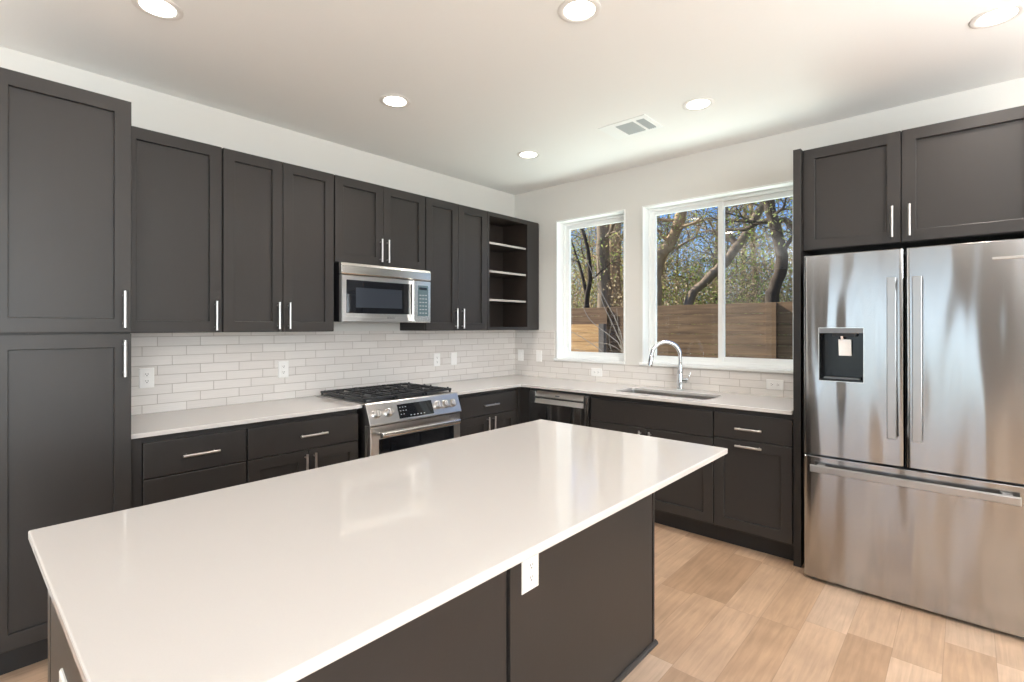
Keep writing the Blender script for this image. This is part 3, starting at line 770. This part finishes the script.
# burners and grates
burn = [(-2.035, .20, .040), (-2.035, .47, .048), (-1.781, .335, .055), (-1.527, .20, .048), (-1.527, .47, .036)]
for u, d_, r in burn:
    bo = MB().lathe((u, -d_, .9226), [(r + .012, 0), (r + .012, .004), (r, .007), (r, .014), (r * .5, .015)], (0, 0, 1)).build('burner', 'burner', t, smooth=True)
    MB().lathe((u, -d_, .9376), [(r * .92, 0), (r * .92, .005), (r * .8, .008), (.004, .0085)], (0, 0, 1)).build('burner_cap', 'iron', bo, smooth=True)
gw = (r1 - r0 - .028) / 3
for i in range(3):
    a0 = r0 + .014 + i * gw + .002; a1 = a0 + gw - .004; g = MB(TA); zt_ = .952; th = .012
    for (p0, p1, q0, q1) in ((a0, a1, .052, .052 + th), (a0, a1, .608, .608 + th), (a0, a0 + th, .052, .620), (a1 - th, a1, .052, .620)):
        g.box(p0, p1, q0, q1, zt_ - .016, zt_ - .002, .002)
    for cu in (a0 + .005, a1 - .017):
        for cd in (.053, .607, .339): g.box(cu, cu + .012, cd, cd + .012, .9228, zt_ - .015, .001)
    cm = (a0 + a1) / 2
    for k in range(3):
        cu = a0 + (a1 - a0) * (k + 1) / 4
        if i == 1:
            g.box(cu - .005, cu + .005, .064, .608, zt_ - .014, zt_, .002)
        else:
            g.box(cu - .005, cu + .005, .064, .155 if k == 1 else .608, zt_ - .014, zt_, .002)
            if k == 1: g.box(cu - .005, cu + .005, .245, .425, zt_ - .014, zt_, .002); g.box(cu - .005, cu + .005, .515, .608, zt_ - .014, zt_, .002)
    for cd in (.20, .335, .47):
        g.box(a0 + th, cm - (.035 if i != 1 or cd == .335 else 0), cd - .005, cd + .005, zt_ - .014, zt_ + .001, .002)
        g.box(cm + (.035 if i != 1 or cd == .335 else .001), a1 - th, cd - .005, cd + .005, zt_ - .014, zt_ + .001, .002)
    for cd in (.10, .30, .38, .58):                              # little raised finger tips on the rim
        for cu in (a0 + .001, a1 - .011): g.box(cu, cu + .010, cd, cd + .010, zt_ - .003, zt_ + .006, .001)
    g.build('grate', 'iron', t)

# ------------------------------------------------------------------ refrigerator
f0, f1 = -3.714, -2.810; fc = -3.262
t = thing('refrigerator', (-.37, fc, 0), 'tall stainless french-door fridge with water dispenser and bottom freezer', 'refrigerator')
MB(TB).box(f0 + .006, f1 - .006, .03, .650, .035, 1.785, .003).build('body', 'grey_plastic', t)
MB(TB).box(f0 + .03, f1 - .03, .10, .640, .030, .062).build('toe_grille', 'black_plastic', t)
for u in (f0 + .045, f1 - .045):
    for d_ in (.12, .665):
        MB().lathe((-d_, u, 0), [(.020, 0), (.020, .012), (.010, .014), (.010, .050 if d_ < .5 else .058)], (0, 0, 1), 18).build('foot', 'grey_plastic', t, smooth=True)
DF = .732
def bowed(u0, u1, z0, z1, dback, dfront, bow, hole=None, n=24):
    """door skin slightly bowed out across its width, rounded at the side edges, with an optional rectangular hole"""
    m = MB(TB); c = (u0 + u1) / 2; hw = (u1 - u0) / 2
    us = [u0 + (u1 - u0) * k / n for k in range(n + 1)] + [u0 + .004, u1 - .004, u0 + .012, u1 - .012]
    zs = [z0, z0 + .004, z1 - .004, z1]
    if hole: us += [hole[0], hole[1]]; zs += [hole[2], hole[3]]
    us = sorted(set(round(q, 5) for q in us)); zs = sorted(set(zs))
    def dep(u, z):
        e = min(u - u0, u1 - u); r = .012
        d = dfront - bow * ((u - c) / hw) ** 2
        if e < r: d -= r - math.sqrt(max(r * r - (r - e) ** 2, 0))
        if z in (z0, z1): d -= .004
        return d
    F = {(i, j): m.v(u, dep(u, z), z) for i, u in enumerate(us) for j, z in enumerate(zs)}
    inh = lambda u, z: hole and hole[0] - 1e-4 < u < hole[1] - 1e-4 and hole[2] - 1e-4 < z < hole[3] - 1e-4
    for i in range(len(us) - 1):
        for j in range(len(zs) - 1):
            if inh(us[i], zs[j]): continue
            m.bm.faces.new([F[i, j], F[i + 1, j], F[i + 1, j + 1], F[i, j + 1]])
    # side walls: extrude the boundary edges straight back
    be = [e for e in m.bm.edges if e.is_boundary]
    r = bmesh.ops.extrude_edge_only(m.bm, edges=be)
    for v in r['geom']:
        if isinstance(v, bmesh.types.BMVert): v.co.x = -dback
    if not hole:
        be = [e for e in m.bm.edges if e.is_boundary]; bmesh.ops.contextual_create(m.bm, geom=be)
    return m
zm = .697
HOLE = (-3.090, -2.888, 1.116, 1.402)
dl = bowed(fc + .0035, f1, zm + .006, 1.803, .655, DF, .004, HOLE).build('left_door', 'steel', t, smooth=True)
dl['label'] = 'left stainless fridge door with the water dispenser'
dr = bowed(f0, fc - .0035, zm + .006, 1.803, .655, DF, .004).build('right_door', 'steel', t, smooth=True)
fz = bowed(f0, f1, .020, zm - .003, .655, DF, .005).build('freezer_drawer', 'steel', t, smooth=True)
# dispenser
h0, h1, hz0, hz1 = HOLE
ds = MB(TB)
ds.box(h0, h1, .658, .664, hz0, hz1); ds.box(h0, h0 + .004, .664, .729, hz0, hz1); ds.box(h1 - .004, h1, .664, .729, hz0, hz1)
ds.box(h0 + .004, h1 - .004, .664, .730, hz0, hz0 + .012)
ds.build('dispenser_recess', 'gloss_black', dl)
fr = MB(TB)
for (p0, p1, q0, q1) in ((h0 - .002, h1 + .002, hz0 - .003, hz0), (h0 - .003, h0, hz0, hz1), (h1, h1 + .003, hz0, hz1), (h0 - .002, h1 + .002, hz1, hz1 + .003)): fr.box(p0, p1, .722, .7335, q0, q1)
fr.build('dispenser_frame', 'steel_light', dl)
MB(TB).box(h0 + .001, h1 - .001, .680, .734, hz1 - .028, hz1, .002).build('dispenser_controls', 'grey_plastic', dl)
MB(TB).box(h0 + .035, h1 - .060, .668, .712, hz1 - .045, hz1 - .028, .003).build('nozzle_housing', 'black_plastic', dl)
MB().cyl((-.700, (h0 + h1) / 2, hz1 - .062), (-.700, (h0 + h1) / 2, hz1 - .040), .009, .012, 16).build('nozzle', 'chrome', dl, smooth=True)
MB(TB).prism([(.672, hz1 - .150), (.682, hz1 - .150), (.692, hz1 - .062), (.684, hz1 - .062)], h0 + .060, h1 - .084, lambda a, p, q: (a, p, q)).build('paddle', 'white_plastic', dl)
MB(TB).box(h0 + .02, h1 - .02, .668, .724, hz0 + .013, hz0 + .018).build('drip_tray', 'grey_plastic', dl)
def fr_handle(par, u):
    m = MB(TB)
    m.rings(u - .019, u + .019, .847, 1.656, [(0, .768), (0, .778), (.003, .784)])
    for z in (.885, 1.615): m.box(u - .012, u + .012, .7305, .770, z - .018, z + .018, .002)
    m.build('handle', 'fridge_handle', par)
fr_handle(dl, -3.212); fr_handle(dr, -3.312)
m = MB(TB); m.rings(-3.672, -2.852, .618, .656, [(0, .770), (0, .778), (.004, .786)])
for u in (-3.63, -2.895): m.box(u - .018, u + .018, .7285, .772, .624, .650, .002)
m.build('handle', 'fridge_handle', fz)
MB(TB).box(-3.706, -3.580, .7265, .7335, 1.716, 1.728, .001).build('badge_strip', 'steel_light', dr)

# ---- panels and cabinet around the fridge
MB_p = MB(TB).box(-2.770, -2.7295, .001, .5975, 0, 2.452, .001)
tag(MB_p.build('end_panel', 'paint'), 'tall dark end panel between fridge and sink counter', 'panel')
tag(MB(TB).box(-3.800, -3.762, .001, .5975, 0, 2.452, .001).build('end_panel', 'paint'), 'tall dark end panel on the outer side of the fridge', 'panel')
t = thing('wall_cabinet', (-.27, -3.265, 1.855), 'two-door dark cabinet above the fridge', 'cabinet')
MB(TB).box(-3.7610, -2.7710, .002, .533, 1.857, 2.450, .001).build('body', 'paint', t)
door(TB, t, -3.2320, -2.7730, 1.859, 2.450, .555, -3.197, 1.968, w=.058)
door(TB, t, -3.7590, -3.2355, 1.859, 2.450, .555, -3.270, 1.968, w=.058)

# ------------------------------------------------------------------ island
t = thing('kitchen_island', (-2.80, -2.14, 0), 'dark kitchen island base with flat back panels', 'island')
ix0, ix1, iy0, iy1 = -3.772, -1.838, -2.440, -1.850
MB().box(ix0 + .012, ix1 - .010, iy0 + .012, iy1 - .022, .10, .8915).build('body', 'paint', t)
MB().box(ix0 + .05, ix1 - .02, iy0 + .03, iy1 - .08, 0, .10).build('toe_kick', 'dark_gap', t)
MB().box(-2.787, ix1 - .013, -2.4570, -2.4280, .004, .8915, .002).build('back_panel', 'paint', t)
MB().box(ix0, -2.797, -2.4500, -2.4280, .004, .8915, .002).build('back_panel', 'paint', t)
MB().box(-2.797, -2.787, -2.4440, -2.4280, .004, .8915).build('panel_joint', 'dark_gap', t)
MB().box(ix1 - .010, ix1, -2.4275, iy1, .004, .8915, .002).build('end_panel', 'paint', t)
MB().box(ix1 - .013, ix1 - .008, -2.4440, -2.4280, .004, .8915).build('panel_joint', 'dark_gap', t)
MB().box(ix1 - .008, ix1 + .005, -2.4600, -2.4280, .004, .8915, .002).build('corner_trim', 'paint', t)
b = MB()
b.prism([(0, 0), (.014, 0), (.014, .006), (.010, .012), (.004, .016), (0, .017)], ix0, ix1 + .016, lambda a, p, q: (a, -2.4575 - p, q))
b.build('shoe_moulding', 'paint', t)
b = MB()
b.prism([(0, 0), (.014, 0), (.014, .006), (.010, .012), (.004, .016), (0, .017)], -2.4575, iy1, lambda a, p, q: (ix1 + .001 + p, a, q))
b.build('shoe_moulding', 'paint', t)
# left end: flat panel with an outlet
MB().box(ix0, ix0 + .011, -2.4275, iy1 - .045, .004, .8915, .002).build('end_panel', 'paint', t)
MB().box(ix0 - .001, ix0 + .011, iy1 - .041, iy1, .004, .8915, .002).build('corner_trim', 'paint', t)
# front doors facing the range
TF = lambda u, d, z: Vector((u, iy1 - .022 + d, z))
for k in range(4):
    a0 = ix0 + .03 + k * .4745
    door(TF, t, a0, a0 + .471, .130, .686, .020, a0 + (.436 if k % 2 == 0 else .035), .585)
    drawer(TF, t, a0, a0 + .471, .690, .872, .020, a0 + .235, .78)
o = MB().plate([(-3.803, -1.7925), (-1.8085, -1.7925), (-1.8085, -2.7685), (-3.803, -2.7685)], [], .892, .914).build('countertop', 'quartz', bevel=.0035)
tag(o, 'large white quartz island countertop in the foreground', 'countertop')
duplex(lambda u, d, z: Vector((u, -2.4572 - d, z)), -2.6945, .632, 0, 'white duplex outlet on the island back panel', hw=.0405, hh=.060)
duplex(lambda u, d, z: Vector((ix0 - d, u, z)), -2.118, .632, 0, 'white duplex outlet on the left end of the island', hw=.0405, hh=.060)

# ------------------------------------------------------------------ ceiling lights and vent
LP = [(-2.116, -2.253, 'over the middle of the island'), (-3.335, -.927, 'above the pantry cabinet'), (-.854, -3.593, 'above the fridge'),
      (-2.127, -.922, 'in front of the range'), (-.861, -2.268, 'just right of the ceiling vent'), (-.857, -.908, 'nearest the far corner'),
      (-3.335, -2.253, 'over the left end of the island'), (-2.116, -3.593, 'behind the island, opposite the range'), (-3.335, -3.593, 'over the walkway behind the island'),
      (-4.9, -5.4, 'in the living area, left row'), (-2.3, -5.4, 'in the living area, right row')]
def make_light(x, y):
    t = thing('ceiling_light', (x, y, ZC), '', 'ceiling light', 'recessed ceiling lights')
    MB().lathe((x, y, ZC), [(.066, -.0005), (.092, -.0005), (.092, -.003), (.086, -.006), (.070, -.0045), (.066, -.002)], (0, 0, 1), 40).build('trim_ring', 'can_trim', t, smooth=True)
    MB().lathe((x, y, ZC), [(.0655, -.0008), (.0655, -.0035), (.06, -.0045), (.002, -.0048)], (0, 0, 1), 40).build('lens', 'lens', t, smooth=True)
    return t
L0 = make_light(LP[0][0], LP[0][1])
for i, (x, y, w) in enumerate(LP):
    o = L0 if i == 0 else copy_tree(L0)
    o.location = (x, y, ZC); o['label'] = 'round white lit recessed ceiling light ' + w
    near_counter = i in (2, 3, 4, 5)
    area('ceiling_light_lamp', (x, y, ZC - .012), (0, 0, -1), .12, .12, 5.6 if near_counter else .9, (1, .92, .84), spread=2.0 if near_counter else PI, shape='DISK')

t = thing('ceiling_vent', (-.812, -1.78, ZC), 'white rectangular air vent in the ceiling with louvres shaded grey', 'vent')
vx0, vx1, vy0, vy1 = -.948, -.676, -1.955, -1.605
b = MB(); b.plate([(vx0, vy0), (vx1, vy0), (vx1, vy1), (vx0, vy1)], [[(-.900, -1.924), (-.708, -1.924), (-.708, -1.865), (-.900, -1.865)], [(-.900, -1.845), (-.708, -1.845), (-.708, -1.712), (-.900, -1.712)]], ZC - .006, ZC - .0005)
b.build('frame', 'white_trim', t, bevel=.001)
MB().box(-.905, -.703, -1.93, -1.705, ZC - .0015, ZC - .0006).build('duct', 'vent_dark', t)
for y0, y1, s in ((-1.924, -1.865, 1), (-1.845, -1.712, 1)):
    n_ = max(4, int((y1 - y0) / .0125)); lv = MB()
    for k in range(n_):
        yc = y0 + (y1 - y0) * (k + .5) / n_
        lv.prism([(yc - .0045 * s, ZC - .0020), (yc + .0035 * s, ZC - .0075), (yc + .0045 * s, ZC - .0070), (yc - .0035 * s, ZC - .0015)], -.8995, -.7085, lambda a, p, q: (a, p, q))
    lv.build('louvres', 'louvre', t)

# ------------------------------------------------------------------ outside: ground, fences, trees, brush
GZ = -.25
b = MB().box(.16, 45, -30, 40, GZ - .1, GZ); struct(b.build('ground', 'grass'))
b = MB().box(-45, XW - .16, -30, 30, GZ - .1, GZ); struct(b.build('ground', 'grass'))
b = MB().box(XW - .15, .15, -35, YS - .16, GZ - .1, GZ); struct(b.build('ground', 'grass'))

t = thing('fence', (3.45, 1.0, GZ), 'brown stained horizontal board privacy fence behind the house', 'fence')
b = MB()
for k in range(14):
    z0 = 1.735 - .145 * (k + 1)
    if z0 < GZ: break
    b.box(3.42, 3.445, -8.0, -1.549, z0 + .003, z0 + .1425, .002); b.box(3.42, 3.445, -1.547, 17.0, z0 + .003, z0 + .1425, .002)
b.build('boards', 'fence', t)
for y in (-6.6, -4.1, -1.548, 1.02, 3.6, 6.1, 8.6, 11.1, 13.6, 16.1):
    MB().box(3.375, 3.4195, y - .068, y + .068, GZ, 1.730, .003).build('post', 'fence' if y != 1.02 else 'fence', t)

t = thing('fence', (2.93, 1.7, GZ), 'short honey-coloured cedar fence panel with a grey post', 'fence')
b = MB()
for k in range(12):
    z0 = 1.450 - .142 * (k + 1)
    if z0 < GZ: break
    b.box(2.92, 2.945, .812, 3.3, z0 + .003, z0 + .139, .002)
b.build('boards', 'cedar', t)
MB().box(2.885, 2.975, .715, .809, GZ, 1.455, .003).build('post', 'grey_post', t)

def soft_tubes(paths, n=7):
    V, F = [], []
    for pts, rad in paths:
        P = [Vector(p) for p in pts]; prev = None; base = len(V)
        for i, p in enumerate(P):
            tt = (P[min(i + 1, len(P) - 1)] - P[max(i - 1, 0)]).normalized()
            if prev is None: nx = tt.cross(Vector((1, .3, 0))).normalized()
            else: nx = (prev - tt * prev.dot(tt)).normalized()
            prev = nx; ny = tt.cross(nx)
            for k in range(n): V.append(p + (nx * math.cos(2 * PI * k / n) + ny * math.sin(2 * PI * k / n)) * rad[i])
        for i in range(len(P) - 1):
            for k in range(n):
                a = base + i * n + k; c = base + i * n + (k + 1) % n
                F.append((a, c, c + n, a + n))
        F.append(tuple(base + (len(P) - 1) * n + k for k in range(n)))
    return V, F
def raw(name, V, F, m, parent, smooth=True):
    org = parent.location
    me = bpy.data.meshes.new(name); me.from_pydata([tuple(Vector(v) - org) for v in V], [], F); me.materials.append(M[m])
    if smooth: me.polygons.foreach_set('use_smooth', [True] * len(me.polygons))
    o = bpy.data.objects.new(name, me); COL.objects.link(o); o.parent = parent
    return o
def refine(pts, rad, rnd, wob=.05, step=3):
    """catmull-rom through the given points with a little wobble"""
    P = [Vector(p) for p in pts]; out, ro = [], []
    for i in range(len(P) - 1):
        p0, p1, p2, p3 = P[max(i - 1, 0)], P[i], P[i + 1], P[min(i + 2, len(P) - 1)]
        for s in range(step):
            q = s / step
            v = .5 * ((2 * p1) + (p2 - p0) * q + (2 * p0 - 5 * p1 + 4 * p2 - p3) * q * q + (3 * p1 - p0 - 3 * p2 + p3) * q ** 3)
            r = rad[i] + (rad[i + 1] - rad[i]) * q
            out.append(v + Vector([rnd.gauss(0, wob * r) for _ in range(3)])); ro.append(r * rnd.uniform(.93, 1.07))
    out.append(P[-1]); ro.append(rad[-1])
    return out, ro
def grow(p, d, ln, r, depth, rnd, paths, tips):
    n = 5; pts = [p.copy()]; rad = [r]; q = p.copy(); dd = d.normalized()
    for i in range(n):
        dd = (dd + Vector((rnd.gauss(0, .22), rnd.gauss(0, .22), rnd.gauss(.05, .18)))).normalized()
        q = q + dd * ln / n; pts.append(q.copy()); rad.append(r * (1 - .75 * (i + 1) / n))
        if depth > 0 and rnd.random() < .85:
            side = Vector((rnd.gauss(0, 1), rnd.gauss(0, 1), rnd.gauss(.3, .6))).normalized()
            grow(q, (dd * .6 + side).normalized(), ln * rnd.uniform(.4, .65), r * .45, depth - 1, rnd, paths, tips)
    paths.append((pts, rad)); tips += [(x, ln) for x in pts[2:]]
def leaves(tips, n, size, spread, rnd):
    V, F = [], []
    for _ in range(n):
        c, ln = rnd.choice(tips); c = c + Vector((rnd.gauss(0, spread), rnd.gauss(0, spread), rnd.gauss(0, spread)))
        a = Vector((rnd.gauss(0, 1), rnd.gauss(0, 1), rnd.gauss(0, 1))).normalized(); bq = a.cross(Vector((rnd.gauss(0, 1), rnd.gauss(0, 1), rnd.gauss(0, 1)))).normalized()
        s = size * rnd.uniform(.6, 1.4); k = len(V)
        V += [c - a * s, c + bq * s * .45, c + a * s, c - bq * s * .45]; F.append((k, k + 1, k + 2, k + 3))
    return V, F

def tree(seed, trunk, rad, bark, leafm, nl, label, extra=(), nb=9, bl=1.6, ls=.05, sp=.16, kind='tree', group=None, bz=2.2, depth=2):
    rnd = random.Random(seed)
    base = Vector(trunk[0]); t = thing(kind, base, label, 'tree', group)
    top, r = refine(trunk, rad, rnd)
    paths = [(top, r)]; tips = []
    V, F = soft_tubes(paths, 12)
    raw('trunk', V, F, bark, t)
    bp_ = []
    for pts, rr in extra:
        pp, r2 = refine(pts, rr, rnd); bp_.append((pp, r2)); tips += [(x, 1) for x in pp[len(pp) // 2:]]
        for _ in range(3):
            i = rnd.randrange(len(pp) // 3, len(pp)); grow(pp[i], Vector((rnd.gauss(0, 1), rnd.gauss(0, 1), .4)), bl * .7, r2[i] * .4, 1, rnd, bp_, tips)
    cand = [(p, q) for p, q in zip(top, r) if p.z > bz]
    for i in range(nb):
        p, q = cand[int((i + rnd.random()) * len(cand) / nb) % len(cand)]
        a = rnd.uniform(0, 2 * PI)
        grow(p, Vector((math.cos(a), math.sin(a), rnd.uniform(.1, .9))), bl * rnd.uniform(.6, 1.2), max(q * .35, .012), depth, rnd, bp_, tips)
    V, F = soft_tubes(bp_, 5); raw('branches', V, F, bark, t)
    if nl:
        V, F = leaves(tips, int(nl * 1.3), ls * .55, sp, rnd); raw('foliage', V, F, leafm, t, False)
    return t

tree(1, [(6.5, 2.86, GZ), (6.5, 2.88, 1.85), (6.5, 2.94, 2.5), (6.5, 2.97, 3.5), (6.5, 2.97, 4.7), (6.6, 3.1, 6.5), (6.7, 3.2, 8.5)], [.24, .19, .17, .155, .15, .11, .05], 'bark', 'leaf_tan', 1100,
     'thick upright grey-brown tree trunk seen through the small window', nb=10, bz=3.3)
tree(2, [(8.5, 3.7, GZ), (8.5, 3.78, 1.9), (8.5, 3.81, 2.7), (8.5, 3.84, 3.8), (8.5, 3.78, 4.9), (8.4, 3.7, 7.5)], [.24, .2, .18, .16, .15, .06], 'bark_tan', 'leaf_tan', 1400,
     'sunlit tan tree trunk just right of the thick grey one', nb=10, bz=2.8)
tree(3, [(5.5, 2.86, GZ), (5.5, 2.78, 1.87), (5.5, 2.67, 2.43), (5.5, 2.73, 3.1), (5.5, 2.94, 3.74), (5.5, 3.04, 4.05), (5.5, 3.25, 5.6)], [.07, .055, .05, .045, .04, .035, .015], 'bark_dark', 'leaf_green', 500,
     'thin dark crooked tree left of the thick grey trunk', extra=[([(5.5, 2.76, 1.3), (5.5, 2.73, 1.86), (5.5, 2.85, 2.44), (5.5, 2.98, 2.85), (5.55, 3.3, 3.6)], [.05, .045, .04, .03, .015])], nb=7, bl=1.0)
tree(4, [(6.5, 1.75, GZ), (6.5, 1.64, 1.86), (6.5, 1.62, 2.33), (6.5, 1.57, 2.83), (6.5, 1.29, 3.22), (6.5, 1.13, 3.52), (6.5, 1.0, 3.99), (6.5, .95, 4.5), (6.6, .7, 6.5)], [.17, .14, .13, .135, .13, .12, .11, .1, .04], 'bark_tan', 'leaf_green', 1500,
     'leaning pale-barked tree at the left of the wide window', nb=10, bz=2.6, bl=1.5)
tree(5, [(6.0, .85, GZ), (6.0, .68, 1.82), (6.0, .36, 2.25), (6.0, -.05, 2.64), (6.0, -.28, 2.94), (6.0, -.46, 3.17), (6.0, -.64, 3.51), (6.0, -.81, 3.79), (6.0, -.95, 4.3), (6.1, -1.4, 6.2)], [.12, .09, .085, .09, .085, .075, .07, .065, .06, .03], 'bark', 'leaf_olive', 1500,
     'forked tree leaning right behind the middle of the wide window', extra=[([(6.0, -.28, 2.94), (6.0, -.10, 3.21), (6.0, -.05, 3.54), (6.0, -.07, 3.9), (6.05, .1, 5.0)], [.07, .055, .05, .045, .02])], nb=8, bz=2.6, bl=1.3)
tree(6, [(5.5, -.95, GZ), (5.5, -1.0, 1.76), (5.5, -1.05, 2.07), (5.5, -1.16, 2.45), (5.5, -1.11, 2.88), (5.5, -1.01, 3.3), (5.5, -.94, 3.67), (5.5, -.88, 4.2), (5.6, -.6, 6.2)], [.13, .11, .10, .10, .095, .09, .085, .08, .04], 'bark_dark', 'leaf_green', 1100,
     'dark curving tree near the right end of the wide window', extra=[([(5.5, -1.05, 3.15), (5.5, -1.21, 3.21), (5.5, -1.40, 2.98), (5.5, -1.7, 2.8)], [.06, .05, .045, .02]), ([(5.5, -1.0, 3.22), (5.5, -.78, 3.22), (5.5, -.57, 3.13), (5.6, -.2, 3.2)], [.06, .045, .04, .02]), ([(5.5, -1.15, 2.6), (5.5, -1.35, 2.95), (5.5, -1.62, 3.25), (5.5, -1.9, 3.9)], [.04, .035, .03, .012])], nb=7, bz=3.3, bl=1.2)

# slim background trees, all alike in the tangle behind the fence
rnd = random.Random(44)
for i in range(15):
    x = rnd.uniform(8.5, 14.5); y = -3.5 + (x + 3.9) * (.20 + .54 * (i + rnd.random()) / 15); h = rnd.uniform(4.5, 7.5)
    lean = rnd.uniform(-.5, .5)
    tree(100 + i, [(x, y, GZ), (x, y + lean * .3, 1.6), (x + .1, y + lean * .5, 3.0), (x, y + lean, h * .75), (x, y + lean * 1.4, h)], [.09, .075, .06, .045, .015], ('bark', 'bark_dark', 'bark_tan')[i % 3],
         ('leaf_olive', 'leaf_tan', 'leaf_green')[i % 3], 1900, 'slim tree in the sunlit tangle of woods behind the fence', nb=13, bz=1.2, bl=1.5, ls=.055, sp=.22, kind='background_tree', group='slim trees in the woods behind the fence')
def shrub(seed, x, y, h, w, nl, label, leafm, stem='twig', group=None, ns=16, ls=.032, kind='shrub', r0=.014):
    rnd = random.Random(seed); t = thing(kind, (x, y, GZ), label, 'shrub', group); paths, tips = [], []
    for k in range(ns):
        a = rnd.uniform(0, 2 * PI); s = rnd.uniform(.15, 1) * w
        grow(Vector((x + rnd.gauss(0, .08), y + rnd.gauss(0, .08), GZ)), Vector((math.cos(a) * s, math.sin(a) * s, h)), h * rnd.uniform(.75, 1.15), r0, 1, rnd, paths, tips)
    V, F = soft_tubes(paths, 5); raw('stems', V, F, stem, t)
    if nl: V, F = leaves(tips, nl, ls, .14, rnd); raw('foliage', V, F, leafm, t, False)
rnd = random.Random(91)
for i in range(7):
    x = rnd.uniform(8.0, 12.5); y = -3.5 + (x + 3.9) * (.80 + .55 * (i + rnd.random()) / 7); h = rnd.uniform(4.5, 7.5); lean = rnd.uniform(-.4, .4)
    tree(150 + i, [(x, y, GZ), (x, y + lean * .3, 1.6), (x + .1, y + lean * .5, 3.0), (x, y + lean, h * .75), (x, y + lean * 1.4, h)], [.11, .09, .07, .05, .015], ('bark', 'bark_dark', 'bark_tan')[i % 3],
         ('leaf_olive', 'leaf_tan', 'leaf_green')[i % 3], 2200, 'slim tree in the sunlit tangle of woods behind the fence', nb=13, bz=1.2, bl=1.5, ls=.055, sp=.22, kind='background_tree', group='slim trees in the woods behind the fence')
rnd = random.Random(7)
for i in range(20):
    x = rnd.uniform(7.6, 12.5); y = -3.5 + (x + 3.9) * (.18 + .58 * (i + rnd.random()) / 20)
    shrub(300 + i, x, y, rnd.uniform(2.6, 3.9), 1.0, 4600, 'leafy brush standing just behind the brown fence', ('leaf_olive', 'leaf_green', 'leaf_tan')[i % 3], ('twig', 'bark_tan', 'bark')[i % 3], 'brush behind the fence')

# bare twiggy bush close to the small window
t = thing('bare_bush', (2.00, -0.172, GZ), 'bare twiggy bush right outside the small window', 'shrub'); paths = []
rnd = random.Random(3)
def stem(pts, r0, r1): 
    pp, rr = refine(pts, [r0 + (r1 - r0) * i / (len(pts) - 1) for i in range(len(pts))], rnd, .3); paths.append((pp, rr))
B0 = (2.00, -0.172, GZ)
stem([B0, (2.00, -0.149, 0.474), (2.00, -0.126, 1.098), (2.00, -0.010, 1.364), (2.00, 0.117, 1.606), (2.00, 0.233, 1.849), (2.00, 0.325, 2.207)], .010, .003)
stem([B0, (2.00, -0.149, 0.589), (2.00, -0.103, 1.121), (2.00, 0.140, 1.329), (2.00, 0.394, 1.514), (2.00, 0.533, 1.768), (2.00, 0.568, 2.034)], .009, .003)
stem([B0, (2.02, -0.033, 0.589), (2.00, 0.152, 1.029), (2.00, 0.441, 1.214), (2.00, 0.649, 1.318), (2.00, 0.834, 1.375)], .008, .0025)
stem([B0, (2.00, -0.172, 0.705), (2.00, -0.091, 1.341), (2.00, 0.221, 1.907), (2.00, 0.498, 2.485), (2.00, 0.579, 3.017)], .009, .0035)
stem([B0, (2.05, -0.091, 0.474), (2.05, 0.198, 0.936), (2.05, 0.487, 1.052), (2.05, 0.718, 1.098)], .007, .002)
stem([(2.00, -0.114, 1.075), (2.00, 0.059, 1.167), (2.00, 0.290, 1.190), (2.00, 0.452, 1.144)], .004, .002)
stem([(2.00, -0.033, 0.936), (2.00, 0.059, 1.121), (2.00, 0.082, 1.306), (2.00, 0.036, 1.456)], .004, .002)
stem([(2.00, -0.103, 1.121), (2.00, -0.056, 1.398), (2.00, -0.033, 1.653)], .004, .002)
V, F = soft_tubes(paths, 6); raw('stems', V, F, 'twig', t)
